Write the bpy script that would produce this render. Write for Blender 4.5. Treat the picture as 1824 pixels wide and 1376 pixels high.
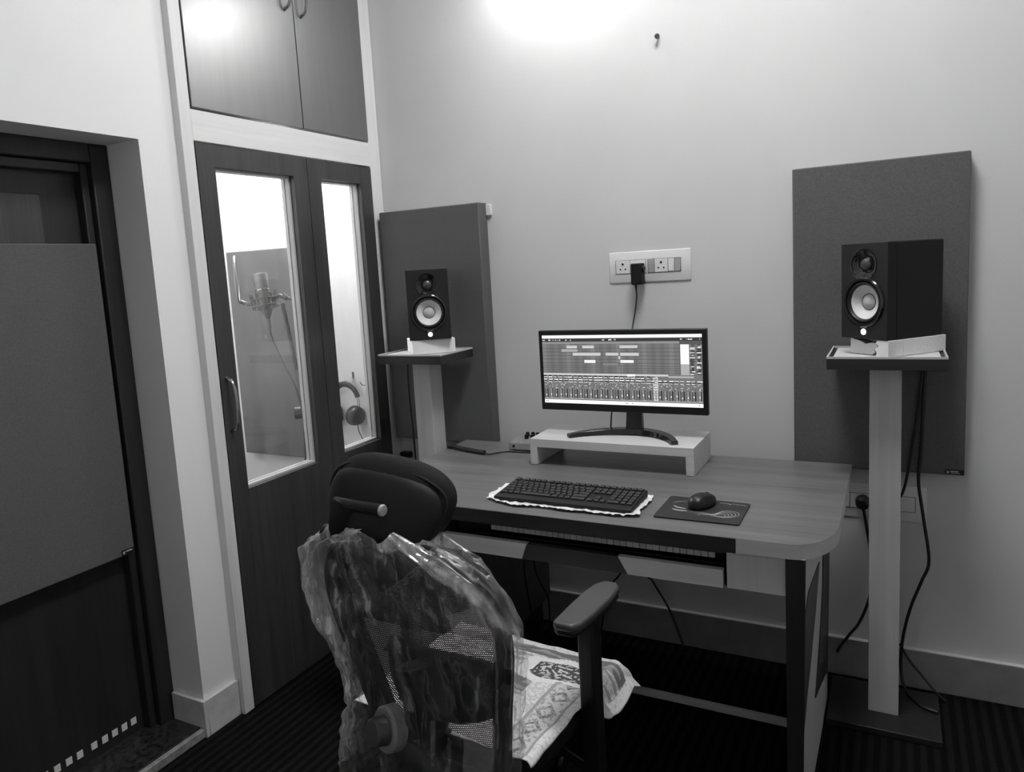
import bpy, bmesh, math, random
from mathutils import Vector, Matrix, noise as mnoise
for o in list(bpy.data.objects): bpy.data.objects.remove(o)
S = bpy.context.scene; COL = S.collection
PI = math.pi; R = math.radians
random.seed(7)

# ------------------------------------------------------------------ camera, world, exposure
F_PX, YAW, PITCH, ROLL = 1328.2, R(28.357), R(-7.322), R(3.4086)
cam_data = bpy.data.cameras.new('camera'); cam = bpy.data.objects.new('camera', cam_data); COL.objects.link(cam)
cam_data.sensor_fit = 'HORIZONTAL'; cam_data.sensor_width = 36.0
cam_data.lens = 36.0 * F_PX / 1824
cam_data.shift_x = 25.96 / 1824; cam_data.shift_y = -38.32 / 1824
cam_data.clip_start = 0.05
M3 = Matrix.Rotation(YAW, 3, 'Z') @ Matrix.Rotation(PITCH, 3, 'X') @ Matrix.Rotation(ROLL, 3, 'Y')
cr, cf, cu = M3 @ Vector((1, 0, 0)), M3 @ Vector((0, 1, 0)), M3 @ Vector((0, 0, 1))
cam.matrix_world = Matrix(((cr.x, cu.x, -cf.x, 1.9807), (cr.y, cu.y, -cf.y, -2.6712), (cr.z, cu.z, -cf.z, 1.46), (0, 0, 0, 1)))
S.camera = cam
W = bpy.data.worlds.new('world'); S.world = W; W.use_nodes = True
W.node_tree.nodes['Background'].inputs[0].default_value = (0.0, 0.0, 0.0, 1)
W.node_tree.nodes['Background'].inputs[1].default_value = 0.0
S.view_settings.view_transform = 'Standard'; S.view_settings.look = 'None'
S.view_settings.exposure = 0.0; S.view_settings.gamma = 1.0; S.view_settings.use_curve_mapping = False
S.cycles.transparent_max_bounces = 32; S.cycles.max_bounces = 12; S.cycles.diffuse_bounces = 6
TUBE_POWER = 112.0; CEIL_FILL_POWER = 40.0; BOOTH_POWER = 1000.0       # emission of the room tube, the added ceiling fill and the booth bulb

# ------------------------------------------------------------------ materials
def nmat(name):
    m = bpy.data.materials.new(name); m.use_nodes = True
    nt = m.node_tree; return m, nt, nt.nodes['Principled BSDF']
def g3(v): return (v, v, v, 1)
def plain(name, v, rough=0.5, metal=0.0, spec=0.5, nz=0.0, scale=60.0, bump=0.0, coat=0.0):
    m, nt, p = nmat(name)
    p.inputs['Roughness'].default_value = rough; p.inputs['Metallic'].default_value = metal
    p.inputs['Specular IOR Level'].default_value = spec; p.inputs['Coat Weight'].default_value = coat
    tc = nt.nodes.new('ShaderNodeTexCoord'); n = nt.nodes.new('ShaderNodeTexNoise')
    n.inputs['Scale'].default_value = scale; n.inputs['Detail'].default_value = 5
    nt.links.new(tc.outputs['Object'], n.inputs['Vector'])
    r = nt.nodes.new('ShaderNodeValToRGB')
    r.color_ramp.elements[0].position = 0.3; r.color_ramp.elements[1].position = 0.7
    r.color_ramp.elements[0].color = g3(v * (1 - nz)); r.color_ramp.elements[1].color = g3(min(1, v * (1 + nz)))
    nt.links.new(n.outputs['Fac'], r.inputs['Fac']); nt.links.new(r.outputs['Color'], p.inputs['Base Color'])
    if bump:
        b = nt.nodes.new('ShaderNodeBump'); b.inputs['Strength'].default_value = bump; b.inputs['Distance'].default_value = 0.002
        nt.links.new(n.outputs['Fac'], b.inputs['Height']); nt.links.new(b.outputs['Normal'], p.inputs['Normal'])
    return m
def wood(name, a, b, axis, rough=0.4, fine=160.0, spec=0.5, coat=0.0):
    """streaky laminate whose grain runs along axis"""
    m, nt, p = nmat(name)
    p.inputs['Roughness'].default_value = rough; p.inputs['Specular IOR Level'].default_value = spec
    p.inputs['Coat Weight'].default_value = coat; p.inputs['Coat Roughness'].default_value = 0.42; p.inputs['Coat IOR'].default_value = 2.3
    tc = nt.nodes.new('ShaderNodeTexCoord'); mp = nt.nodes.new('ShaderNodeMapping')
    sc = [fine, fine, fine]; sc['XYZ'.index(axis)] = fine / 45
    mp.inputs['Scale'].default_value = sc
    n = nt.nodes.new('ShaderNodeTexNoise'); n.inputs['Scale'].default_value = 1.0; n.inputs['Detail'].default_value = 6; n.inputs['Roughness'].default_value = 0.65
    mp2 = nt.nodes.new('ShaderNodeMapping'); sc2 = [22, 22, 22]; sc2['XYZ'.index(axis)] = 1.2; mp2.inputs['Scale'].default_value = sc2
    n2 = nt.nodes.new('ShaderNodeTexNoise'); n2.inputs['Scale'].default_value = 1.0; n2.inputs['Detail'].default_value = 3
    mx = nt.nodes.new('ShaderNodeMath'); mx.operation = 'ADD'
    ml = nt.nodes.new('ShaderNodeMath'); ml.operation = 'MULTIPLY'; ml.inputs[1].default_value = 0.5
    r = nt.nodes.new('ShaderNodeValToRGB'); r.color_ramp.elements[0].position = 0.32; r.color_ramp.elements[1].position = 0.68
    r.color_ramp.elements[0].color = g3(a); r.color_ramp.elements[1].color = g3(b)
    L = nt.links.new
    L(tc.outputs['Object'], mp.inputs['Vector']); L(tc.outputs['Object'], mp2.inputs['Vector'])
    L(mp.outputs['Vector'], n.inputs['Vector']); L(mp2.outputs['Vector'], n2.inputs['Vector'])
    L(n.outputs['Fac'], mx.inputs[0]); L(n2.outputs['Fac'], mx.inputs[1]); L(mx.outputs[0], ml.inputs[0])
    L(ml.outputs[0], r.inputs['Fac']); L(r.outputs['Color'], p.inputs['Base Color'])
    return m
def emit(name, v, s):
    m = bpy.data.materials.new(name); m.use_nodes = True; nt = m.node_tree
    nt.nodes.remove(nt.nodes['Principled BSDF']); e = nt.nodes.new('ShaderNodeEmission')
    e.inputs[0].default_value = g3(v); e.inputs[1].default_value = s
    nt.links.new(e.outputs[0], nt.nodes['Material Output'].inputs['Surface']); return m

M = {}
M['wall_white'] = plain('white_plaster', 0.82, 0.7, spec=0.25, nz=0.02, scale=3.0, bump=0.05)
M['wall'] = plain('painted_plaster', 0.60, 0.7, spec=0.25, nz=0.03, scale=3.0, bump=0.05)
M['wall_far'] = plain('far_wall_paint', 0.74, 0.9, spec=0.1, nz=0.05, scale=6)
M['ceiling'] = plain('ceiling_paint', 0.6, 0.8, nz=0.02, scale=4)
M['booth_wall'] = plain('booth_paint', 0.74, 0.8, nz=0.02, scale=4)
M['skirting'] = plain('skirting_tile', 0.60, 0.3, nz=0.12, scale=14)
M['skirting_shaded'] = plain('skirting_tile_shaded', 0.24, 0.3, nz=0.12, scale=14)  # same tile as the left, darkened in colour for the weaker light there
M['stone_dark'] = plain('dark_granite', 0.02, 0.3, nz=0.9, scale=60)
M['stone_edge'] = plain('pale_granite_edge', 0.25, 0.5, nz=0.35, scale=40)
M['wenge'] = wood('wenge_laminate', 0.026, 0.062, 'Z', 0.36, 150)
M['wenge_gloss'] = wood('wenge_laminate_satin', 0.035, 0.065, 'Z', 0.30, 150, spec=0.8, coat=1.0)
M['door_wood'] = wood('door_wenge', 0.012, 0.026, 'Z', 0.42, 120)
M['light_z'] = wood('pale_ash_upright', 0.42, 0.52, 'Z', 0.5, 130)
M['light_x'] = wood('pale_ash_along', 0.42, 0.52, 'X', 0.5, 130)
M['frame_z'] = wood('pale_frame_upright', 0.66, 0.76, 'Z', 0.45, 120)
M['frame_y'] = wood('pale_frame_rail', 0.66, 0.76, 'Y', 0.45, 120)
M['riser'] = wood('pale_grey_ash', 0.50, 0.62, 'X', 0.45, 140)
M['desk_top'] = wood('walnut_desk_top', 0.09, 0.165, 'X', 0.34, 110, spec=0.5)
M['desk_dark'] = wood('dark_desk_laminate', 0.010, 0.020, 'X', 0.4, 110)
M['desk_dark_z'] = wood('dark_desk_upright', 0.010, 0.020, 'Z', 0.4, 110)
M['pedestal'] = wood('pedestal_laminate', 0.05, 0.075, 'Z', 0.45, 110)
M['fabric'] = plain('grey_acoustic_cloth', 0.115, 0.95, spec=0.1, nz=0.13, scale=260, bump=0.25)
M['black'] = plain('black_plastic', 0.007, 0.38, spec=.4, nz=0.1)
M['black_matt'] = plain('black_vinyl', 0.006, 0.6, spec=.3, nz=0.15, scale=300, bump=0.1)
M['baffle'] = plain('speaker_baffle', 0.014, 0.5, spec=.35, nz=0.08, scale=200)
M['rubber'] = plain('rubber', 0.008, 0.5)
M['gloss_black'] = plain('gloss_black', 0.01, 0.12, spec=0.6)
M['cone'] = plain('white_cone', 0.72, 0.5, nz=0.02)
M['cap_grey'] = plain('dust_cap', 0.55, 0.45, nz=0.02)
M['foam'] = plain('white_packing_foam', 0.80, 0.85, nz=0.04, scale=150, bump=0.3)
M['white_plastic'] = plain('white_plate', 0.72, 0.3, nz=0.01)
M['grey_plastic'] = plain('grey_plate', 0.36, 0.35, nz=0.01)
M['metal'] = plain('brushed_steel', 0.38, 0.24, metal=1.0, nz=0.05)
M['dark_metal'] = plain('dark_steel', 0.12, 0.35, metal=0.8, nz=0.05)
M['mid_grey'] = plain('mid_grey_plastic', 0.22, 0.4, nz=0.04)
M['arm_pad'] = plain('arm_pad_polyurethane', 0.06, 0.38, nz=0.06, scale=90)
M['key'] = plain('key_cap', 0.018, 0.42, nz=0.1)
M['ivory'] = plain('ivory_key', 0.8, 0.35, nz=0.01)
M['paper'] = plain('white_wrap', 0.72, 0.4, nz=0.08, scale=70, bump=0.4)
M['pad'] = plain('mouse_mat', 0.012, 0.55, nz=0.15, scale=300)
M['pad_line'] = plain('mat_print', 0.38, 0.6, nz=0.1)
M['headrest'] = plain('knit_mesh_pad', 0.009, 0.8, spec=.25, nz=0.5, scale=420, bump=0.5)
M['tray_top'] = plain('tray_laminate', 0.6, 0.4, nz=0.03)
M['glow'] = emit('logo_light', 1.0, 3.0)
M['tube'] = emit('tube_light', 1.0, TUBE_POWER)
M['ceil_fill'] = emit('ceiling_fill_glow', 1.0, CEIL_FILL_POWER)
M['bulb'] = emit('booth_bulb_light', 1.0, BOOTH_POWER)
def carpet():
    m, nt, p = nmat('striped_carpet'); L = nt.links.new
    p.inputs['Roughness'].default_value = 0.95; p.inputs['Specular IOR Level'].default_value = 0.1
    tc = nt.nodes.new('ShaderNodeTexCoord'); sp = nt.nodes.new('ShaderNodeSeparateXYZ'); L(tc.outputs['Object'], sp.inputs[0])
    a = nt.nodes.new('ShaderNodeMath'); a.operation = 'MULTIPLY'; a.inputs[1].default_value = 2 * PI / 0.034; L(sp.outputs['X'], a.inputs[0])
    s = nt.nodes.new('ShaderNodeMath'); s.operation = 'SINE'; L(a.outputs[0], s.inputs[0])
    n = nt.nodes.new('ShaderNodeTexNoise'); n.inputs['Scale'].default_value = 220; n.inputs['Detail'].default_value = 4; L(tc.outputs['Object'], n.inputs['Vector'])
    ad = nt.nodes.new('ShaderNodeMath'); ad.operation = 'MULTIPLY_ADD'; ad.inputs[1].default_value = 1.2; L(n.outputs['Fac'], ad.inputs[0]); L(s.outputs[0], ad.inputs[2])
    r = nt.nodes.new('ShaderNodeValToRGB'); r.color_ramp.elements[0].position = 0.35; r.color_ramp.elements[1].position = 1.0
    r.color_ramp.elements[0].color = g3(0.003); r.color_ramp.elements[1].color = g3(0.009)
    L(ad.outputs[0], r.inputs['Fac']); L(r.outputs['Color'], p.inputs['Base Color'])
    b = nt.nodes.new('ShaderNodeBump'); b.inputs['Strength'].default_value = 0.6; b.inputs['Distance'].default_value = 0.004
    L(ad.outputs[0], b.inputs['Height']); L(b.outputs['Normal'], p.inputs['Normal']); return m
M['carpet'] = carpet()
def glass():
    m = bpy.data.materials.new('dusty_glass'); m.use_nodes = True; nt = m.node_tree; L = nt.links.new
    nt.nodes.remove(nt.nodes['Principled BSDF'])
    t = nt.nodes.new('ShaderNodeBsdfTransparent'); t.inputs[0].default_value = g3(0.93)
    gl = nt.nodes.new('ShaderNodeBsdfGlossy'); gl.inputs['Roughness'].default_value = 0.02
    d = nt.nodes.new('ShaderNodeBsdfDiffuse'); d.inputs[0].default_value = g3(0.7)
    tl = nt.nodes.new('ShaderNodeBsdfTranslucent'); tl.inputs[0].default_value = g3(0.7)
    lw = nt.nodes.new('ShaderNodeLayerWeight'); lw.inputs[0].default_value = 0.5
    pw = nt.nodes.new('ShaderNodeMath'); pw.operation = 'POWER'; pw.inputs[1].default_value = 5.0; L(lw.outputs['Facing'], pw.inputs[0])
    fr = nt.nodes.new('ShaderNodeMath'); fr.operation = 'MULTIPLY_ADD'; fr.inputs[1].default_value = 0.9; fr.inputs[2].default_value = 0.04; L(pw.outputs[0], fr.inputs[0])
    m1 = nt.nodes.new('ShaderNodeMixShader'); L(fr.outputs[0], m1.inputs[0]); L(t.outputs[0], m1.inputs[1]); L(gl.outputs[0], m1.inputs[2])
    md = nt.nodes.new('ShaderNodeMixShader'); md.inputs[0].default_value = 0.5; L(d.outputs[0], md.inputs[1]); L(tl.outputs[0], md.inputs[2])
    tc = nt.nodes.new('ShaderNodeTexCoord'); mp = nt.nodes.new('ShaderNodeMapping'); mp.inputs['Scale'].default_value = (6, 9, 3)
    n = nt.nodes.new('ShaderNodeTexNoise'); n.inputs['Scale'].default_value = 1.0; n.inputs['Detail'].default_value = 7
    L(tc.outputs['Object'], mp.inputs[0]); L(mp.outputs[0], n.inputs['Vector'])
    r = nt.nodes.new('ShaderNodeMapRange'); r.inputs[1].default_value = 0.35; r.inputs[2].default_value = 0.75; r.inputs[3].default_value = 0.02; r.inputs[4].default_value = 0.10
    L(n.outputs['Fac'], r.inputs[0])
    m2 = nt.nodes.new('ShaderNodeMixShader'); L(r.outputs[0], m2.inputs[0]); L(m1.outputs[0], m2.inputs[1]); L(md.outputs[0], m2.inputs[2])
    L(m2.outputs[0], nt.nodes['Material Output'].inputs['Surface']); return m
M['glass'] = glass()
def film():
    m = bpy.data.materials.new('clear_wrinkled_film'); m.use_nodes = True; nt = m.node_tree; L = nt.links.new
    nt.nodes.remove(nt.nodes['Principled BSDF'])
    t = nt.nodes.new('ShaderNodeBsdfTransparent'); t.inputs[0].default_value = g3(0.97)
    gl = nt.nodes.new('ShaderNodeBsdfGlossy'); gl.inputs['Roughness'].default_value = 0.16; gl.inputs[0].default_value = g3(0.9)
    d = nt.nodes.new('ShaderNodeBsdfDiffuse'); d.inputs[0].default_value = g3(0.75)
    tl = nt.nodes.new('ShaderNodeBsdfTranslucent'); tl.inputs[0].default_value = g3(0.75)
    tc = nt.nodes.new('ShaderNodeTexCoord'); mp = nt.nodes.new('ShaderNodeMapping'); mp.inputs['Scale'].default_value = (26, 26, 7); mp.inputs['Rotation'].default_value = (0.2, 0.35, 0)
    n = nt.nodes.new('ShaderNodeTexNoise'); n.inputs['Scale'].default_value = 1.0; n.inputs['Detail'].default_value = 7; n.inputs['Distortion'].default_value = 0.9
    L(tc.outputs['Object'], mp.inputs[0]); L(mp.outputs[0], n.inputs['Vector'])
    b = nt.nodes.new('ShaderNodeBump'); b.inputs['Strength'].default_value = 0.9; b.inputs['Distance'].default_value = 0.012; L(n.outputs['Fac'], b.inputs['Height'])
    L(b.outputs['Normal'], gl.inputs['Normal'])
    md = nt.nodes.new('ShaderNodeMixShader'); md.inputs[0].default_value = 0.45; L(d.outputs[0], md.inputs[1]); L(tl.outputs[0], md.inputs[2])
    mg = nt.nodes.new('ShaderNodeMixShader'); mg.inputs[0].default_value = 0.45; L(md.outputs[0], mg.inputs[1]); L(gl.outputs[0], mg.inputs[2])
    lw = nt.nodes.new('ShaderNodeLayerWeight'); lw.inputs[0].default_value = 0.25
    def mth(op, a, b, clamp=False):
        k = nt.nodes.new('ShaderNodeMath'); k.operation = op; k.use_clamp = clamp
        for i, v in enumerate((a, b)):
            if isinstance(v, float): k.inputs[i].default_value = v
            else: L(v, k.inputs[i])
        return k.outputs[0]
    n3 = nt.nodes.new('ShaderNodeTexNoise'); n3.inputs['Scale'].default_value = 1.0; n3.inputs['Detail'].default_value = 2; n3.inputs['Distortion'].default_value = 1.6
    mp3 = nt.nodes.new('ShaderNodeMapping'); mp3.inputs['Scale'].default_value = (17, 17, 5); mp3.inputs['Rotation'].default_value = (0, 0.45, 0.2)
    L(tc.outputs['Object'], mp3.inputs[0]); L(mp3.outputs[0], n3.inputs['Vector'])
    crease = mth('POWER', mth('SUBTRACT', 1.0, mth('MULTIPLY', mth('ABSOLUTE', mth('SUBTRACT', n3.outputs['Fac'], 0.5), 0.0), 7.0), True), 5.0)
    broad = nt.nodes.new('ShaderNodeMapRange'); broad.inputs[1].default_value = 0.42; broad.inputs[2].default_value = 0.75; broad.inputs[3].default_value = 0.0; broad.inputs[4].default_value = 0.30
    L(n.outputs['Fac'], broad.inputs[0])
    at = nt.nodes.new('ShaderNodeAttribute'); at.attribute_name = 'layers'
    milk = mth('MULTIPLY', at.outputs['Fac'], mth('ADD', 0.45, mth('MULTIPLY', broad.outputs[0], 2.2)))
    tot = mth('ADD', mth('ADD', mth('MULTIPLY', crease, 0.22), mth('MULTIPLY', broad.outputs[0], 0.5)), mth('ADD', milk, mth('MULTIPLY', lw.outputs['Facing'], 0.25)))
    mm = nt.nodes.new('ShaderNodeMath'); mm.operation = 'MINIMUM'; mm.inputs[1].default_value = 0.85; L(tot, mm.inputs[0])
    m2 = nt.nodes.new('ShaderNodeMixShader'); L(mm.outputs[0], m2.inputs[0]); L(t.outputs[0], m2.inputs[1]); L(mg.outputs[0], m2.inputs[2])
    L(m2.outputs[0], nt.nodes['Material Output'].inputs['Surface']); return m
M['film'] = film()
def sheer(name, op, v):
    m, nt, p = nmat(name); p.inputs['Base Color'].default_value = g3(v); p.inputs['Alpha'].default_value = op; p.inputs['Roughness'].default_value = 0.3; return m
M['tape'] = sheer('clear_tape', 0.22, 0.6)
M['mic_mesh'] = plain('mic_grille', 0.20, 0.4, metal=0.6, nz=0.5, scale=500)
def weave():
    m, nt, p = nmat('open_weave_mesh'); L = nt.links.new
    p.inputs['Base Color'].default_value = g3(0.02); p.inputs['Roughness'].default_value = 0.6
    tc = nt.nodes.new('ShaderNodeTexCoord'); mp = nt.nodes.new('ShaderNodeMapping'); mp.inputs['Rotation'].default_value = (0, R(28), 0); mp.inputs['Scale'].default_value = (150, 0.001, 230)
    v = nt.nodes.new('ShaderNodeTexVoronoi'); v.inputs['Scale'].default_value = 1.0; v.inputs['Randomness'].default_value = 0.0
    L(tc.outputs['Object'], mp.inputs[0]); L(mp.outputs[0], v.inputs['Vector'])
    c = nt.nodes.new('ShaderNodeMath'); c.operation = 'GREATER_THAN'; c.inputs[1].default_value = 0.29; L(v.outputs['Distance'], c.inputs[0])
    L(c.outputs[0], p.inputs['Alpha']); return m
M['weave'] = weave()

# ------------------------------------------------------------------ mesh helpers
class MB:
    def __init__(s): s.bm = bmesh.new()
    def quad(s, vs, mi=0):
        f = s.bm.faces.new([s.bm.verts.new(v) for v in vs]); f.material_index = mi; return f
    def box(s, x0, x1, y0, y1, z0, z1, mi=0, mat=None):
        c = [Vector((x, y, z)) for x in (x0, x1) for y in (y0, y1) for z in (z0, z1)]
        return s.hexa(c, mi, mat)
    def hexa(s, c, mi=0, mat=None):       # corners ordered x, y, z (z fastest)
        v = [s.bm.verts.new(mat @ Vector(p) if mat else p) for p in c]
        for f in ((0, 1, 3, 2), (4, 6, 7, 5), (0, 4, 5, 1), (2, 3, 7, 6), (0, 2, 6, 4), (1, 5, 7, 3)):
            s.bm.faces.new([v[i] for i in f]).material_index = mi
        return s
    def prism(s, poly, d0, d1, axis='Z', mi=0, mi_side=None):
        def P(a, b, d): return {'Z': (a, b, d), 'Y': (a, d, b), 'X': (d, a, b)}[axis]
        A = [s.bm.verts.new(P(a, b, d0)) for a, b in poly]; B = [s.bm.verts.new(P(a, b, d1)) for a, b in poly]
        s.bm.faces.new(A[::-1]).material_index = mi; s.bm.faces.new(B).material_index = mi
        ms = mi if mi_side is None else mi_side
        for i in range(len(A)):
            j = (i + 1) % len(A); s.bm.faces.new((A[i], A[j], B[j], B[i])).material_index = ms
        return s
    def lathe(s, prof, n=32, mat=None, mi=0, mis=None, cap=True):
        """profile of (radius, height) about local Z"""
        rings = []
        for r, h in prof:
            ring = []
            for i in range(n):
                a = 2 * PI * i / n; p = Vector((r * math.cos(a), r * math.sin(a), h)); ring.append(s.bm.verts.new(mat @ p if mat else p))
            rings.append(ring)
        for k in range(len(rings) - 1):
            for i in range(n):
                j = (i + 1) % n
                s.bm.faces.new((rings[k][i], rings[k][j], rings[k + 1][j], rings[k + 1][i])).material_index = mis[k] if mis else mi
        if cap:
            s.bm.faces.new(rings[0][::-1]).material_index = mis[0] if mis else mi
            s.bm.faces.new(rings[-1]).material_index = mis[-1] if mis else mi
        return s
    def cyl(s, p0, p1, r0, r1=None, n=20, mi=0):
        p0, p1 = Vector(p0), Vector(p1); d = p1 - p0
        mat = Matrix.Translation(p0) @ d.to_track_quat('Z', 'Y').to_matrix().to_4x4()
        return s.lathe([(r0, 0), (r0 if r1 is None else r1, d.length)], n, mat, mi)
    def tube(s, pts, r, n=8, mi=0, closed=False, flat=1.0):
        pts = [Vector(p) for p in pts]; N = len(pts); rings = []; up = None
        rr = r if isinstance(r, (list, tuple)) else [r] * N
        for i in range(N):
            a = pts[(i - 1) % N] if (closed or i > 0) else pts[i]; b = pts[(i + 1) % N] if (closed or i < N - 1) else pts[i]
            t = (b - a).normalized()
            if up is None: up = t.orthogonal().normalized()
            up = (up - t * up.dot(t)).normalized(); w = t.cross(up)
            rings.append([s.bm.verts.new(pts[i] + (up * math.cos(2 * PI * k / n) + w * flat * math.sin(2 * PI * k / n)) * rr[i]) for k in range(n)])
        for i in range(N if closed else N - 1):
            A, B = rings[i], rings[(i + 1) % N]
            for k in range(n):
                j = (k + 1) % n; s.bm.faces.new((A[k], A[j], B[j], B[k])).material_index = mi
        if not closed:
            s.bm.faces.new(rings[0][::-1]).material_index = mi; s.bm.faces.new(rings[-1]).material_index = mi
        return s
    def grid(s, fn, nu, nv, mi=None, closed_u=False):
        V = [[s.bm.verts.new(fn(i / nu, j / nv)) for j in range(nv + 1)] for i in range(nu + (0 if closed_u else 1))]
        for i in range(nu):
            for j in range(nv):
                f = s.bm.faces.new((V[i][j], V[(i + 1) % len(V)][j], V[(i + 1) % len(V)][j + 1], V[i][j + 1]))
                f.material_index = mi((i + .5) / nu, (j + .5) / nv) if mi else 0
        return s
    def ellipsoid(s, c, r, mat=None, p=2.0, nu=32, nv=18, mi=0, warp=None):
        def se(v, e): return math.copysign(abs(v) ** e, v)
        e = 2.0 / p
        def fn(u, v):
            a = 2 * PI * u; b = -PI / 2 + PI * (0.001 + 0.998 * v)
            q = Vector((r[0] * se(math.cos(b), e) * se(math.cos(a), e), r[1] * se(math.cos(b), e) * se(math.sin(a), e), r[2] * se(math.sin(b), e)))
            if warp: q = warp(q)
            q = q + Vector(c); return mat @ q if mat else q
        return s.grid(fn, nu, nv, (lambda u, v: mi), closed_u=True)
def mw(o):
    m = o.matrix_basis.copy(); p = o.parent
    while p: m = p.matrix_basis @ m; p = p.parent
    return m
def build(mb, name, mats, parent=None, bevel=0.0, seg=2, local=False, smooth=R(35), solid=0.0, sub=0):
    """links the collected shapes as ONE mesh; world coordinates unless local"""
    me = bpy.data.meshes.new(name); bmesh.ops.recalc_face_normals(mb.bm, faces=mb.bm.faces); mb.bm.to_mesh(me); mb.bm.free()
    for m in (mats if isinstance(mats, (list, tuple)) else [mats]): me.materials.append(M[m] if isinstance(m, str) else m)
    o = bpy.data.objects.new(name, me); COL.objects.link(o)
    if parent is not None:
        o.parent = parent
        if not local: me.transform(mw(parent).inverted())
    elif not local:
        xs = [v.co for v in me.vertices]
        c = Vector(((min(v.x for v in xs) + max(v.x for v in xs)) / 2, (min(v.y for v in xs) + max(v.y for v in xs)) / 2, min(v.z for v in xs)))
        me.transform(Matrix.Translation(-c)); o.location = c
    if smooth: me.shade_smooth(); me.set_sharp_from_angle(angle=smooth)
    if solid: md = o.modifiers.new('solid', 'SOLIDIFY'); md.thickness = solid; md.offset = 0
    if sub: md = o.modifiers.new('sub', 'SUBSURF'); md.levels = sub; md.render_levels = sub
    if bevel: md = o.modifiers.new('bevel', 'BEVEL'); md.width = bevel; md.segments = seg; md.limit_method = 'ANGLE'; md.angle_limit = R(40)
    return o
def tag(o, label, cat, group=None):
    o['label'] = label; o['category'] = cat
    if group: o['group'] = group
    return o
def thing(name, loc, label, cat, rz=0.0, group=None):
    o = bpy.data.objects.new(name, None); COL.objects.link(o); o.empty_display_size = 0.05
    o.location = loc; o.rotation_euler = (0, 0, rz); return tag(o, label, cat, group)
def structure(o): o['kind'] = 'structure'; return o
def copy_tree(o, parent=None):
    c = o.copy(); COL.objects.link(c); c.parent = parent
    for ch in o.children: copy_tree(ch, c)
    return c
def spline(pts, n=8):
    """smooth curve through the points"""
    P = [Vector(p) for p in pts]; P = [P[0] * 2 - P[1]] + P + [P[-1] * 2 - P[-2]]; out = []
    for i in range(1, len(P) - 2):
        for k in range(n):
            t = k / n; a, b, c, d = P[i - 1], P[i], P[i + 1], P[i + 2]
            out.append(0.5 * ((2 * b) + (c - a) * t + (2 * a - 5 * b + 4 * c - d) * t * t + (3 * b - a - 3 * c + d) * t ** 3))
    out.append(P[-2]); return out
def box_obj(name, dims, mat, parent=None, bevel=0.0, **k): return build(MB().box(*dims), name, mat, parent, bevel, **k)
def cable(name, pts, r, label, cat='cable', mat='rubber', n=8):
    return tag(build(MB().tube(spline(pts, n), r, 8), name, mat), label, cat)

# ------------------------------------------------------------------ room shell
RX, RY, RZ = 3.5, -3.5, 3.36                  # far corner of the room
YD0, YD1 = -1.98, -1.150                      # door recess
YB0, YB1 = -1.018, 0.0                        # booth front
XF = 0.03                                     # booth frame face
structure(box_obj('floor', (-1.4, RX + .1, RY - .1, .1, -.1, 0), 'carpet', smooth=0))
structure(box_obj('ceiling', (-1.5, RX + .1, RY - .1, .1, RZ, RZ + .1), 'ceiling', smooth=0))
structure(box_obj('wall_back', (0.0, RX + .1, 0, .1, 0, RZ), 'wall', smooth=0))
structure(box_obj('wall_right', (RX, RX + .1, RY, 0, 0, RZ), 'wall_far', smooth=0))
structure(box_obj('wall_front', (-.3, RX + .1, RY - .1, RY, 0, RZ), 'wall_far', smooth=0))
b = MB(); b.box(-.25, 0, RY, YD0, 0, RZ); b.box(-.25, 0, YD0, YD1, 1.902, RZ); b.box(-.25, 0, YD1, YB0, 0, RZ); b.box(-.25, -.061, YB0, YB1, 2.70, RZ); b.box(-.061, 0, YB0, YB1, 2.85, RZ)
structure(build(b, 'wall_left', 'wall_white', smooth=0))
structure(box_obj('wall_corridor', (-.30, -.26, YD0 - .1, YD1 + .1, 0, 2.1), 'wall', smooth=0))
# booth walls (seen through the glass)
structure(box_obj('wall_booth_back', (-1.45, -.0005, 0, .1, 0, 2.62), 'booth_wall', smooth=0))
structure(box_obj('wall_booth_far', (-1.45, -1.35, -1.018, 0, 0, 2.62), 'booth_wall', smooth=0))
structure(box_obj('wall_booth_side', (-1.45, -.25, -1.118, -1.018, 0, 2.62), 'booth_wall', smooth=0))
structure(box_obj('ceiling_booth', (-1.45, -.06, -1.118, .1, 2.62, 2.7), 'booth_wall', smooth=0))
# baseboards
b = MB(); b.box(XF, RX, -.016, 0, 0, .131, 0); b.box(XF, RX, -.0165, 0, .131, .136, 1)  # pale top strip: part grout, part grazing light put into the colour
structure(build(b, 'baseboard_back', ['skirting_shaded', 'white_plastic'], bevel=.0015))
b = MB(); b.box(-.14, .014, YD1 - .014, YD1, 0, .125); b.box(0, .014, YD1, YB0 - .002, 0, .125)
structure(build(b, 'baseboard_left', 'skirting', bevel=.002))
# frame of the booth front
b = MB(); b.box(-.06, XF, YB0, YB0 + .044, 0, 2.84); b.box(-.06, XF, -.075, -.002, 0, 2.84)
fr = structure(build(b, 'trim_1', 'frame_z', bevel=.002))
structure(box_obj('trim_2', (-.06, XF - .001, YB0 + .044, -.075, 1.915, 2.012), 'frame_y', bevel=.002))
structure(box_obj('trim_3', (-.06, XF - .001, YB0 + .044, -.075, 2.78, 2.84), 'frame_y', bevel=.002))

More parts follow.
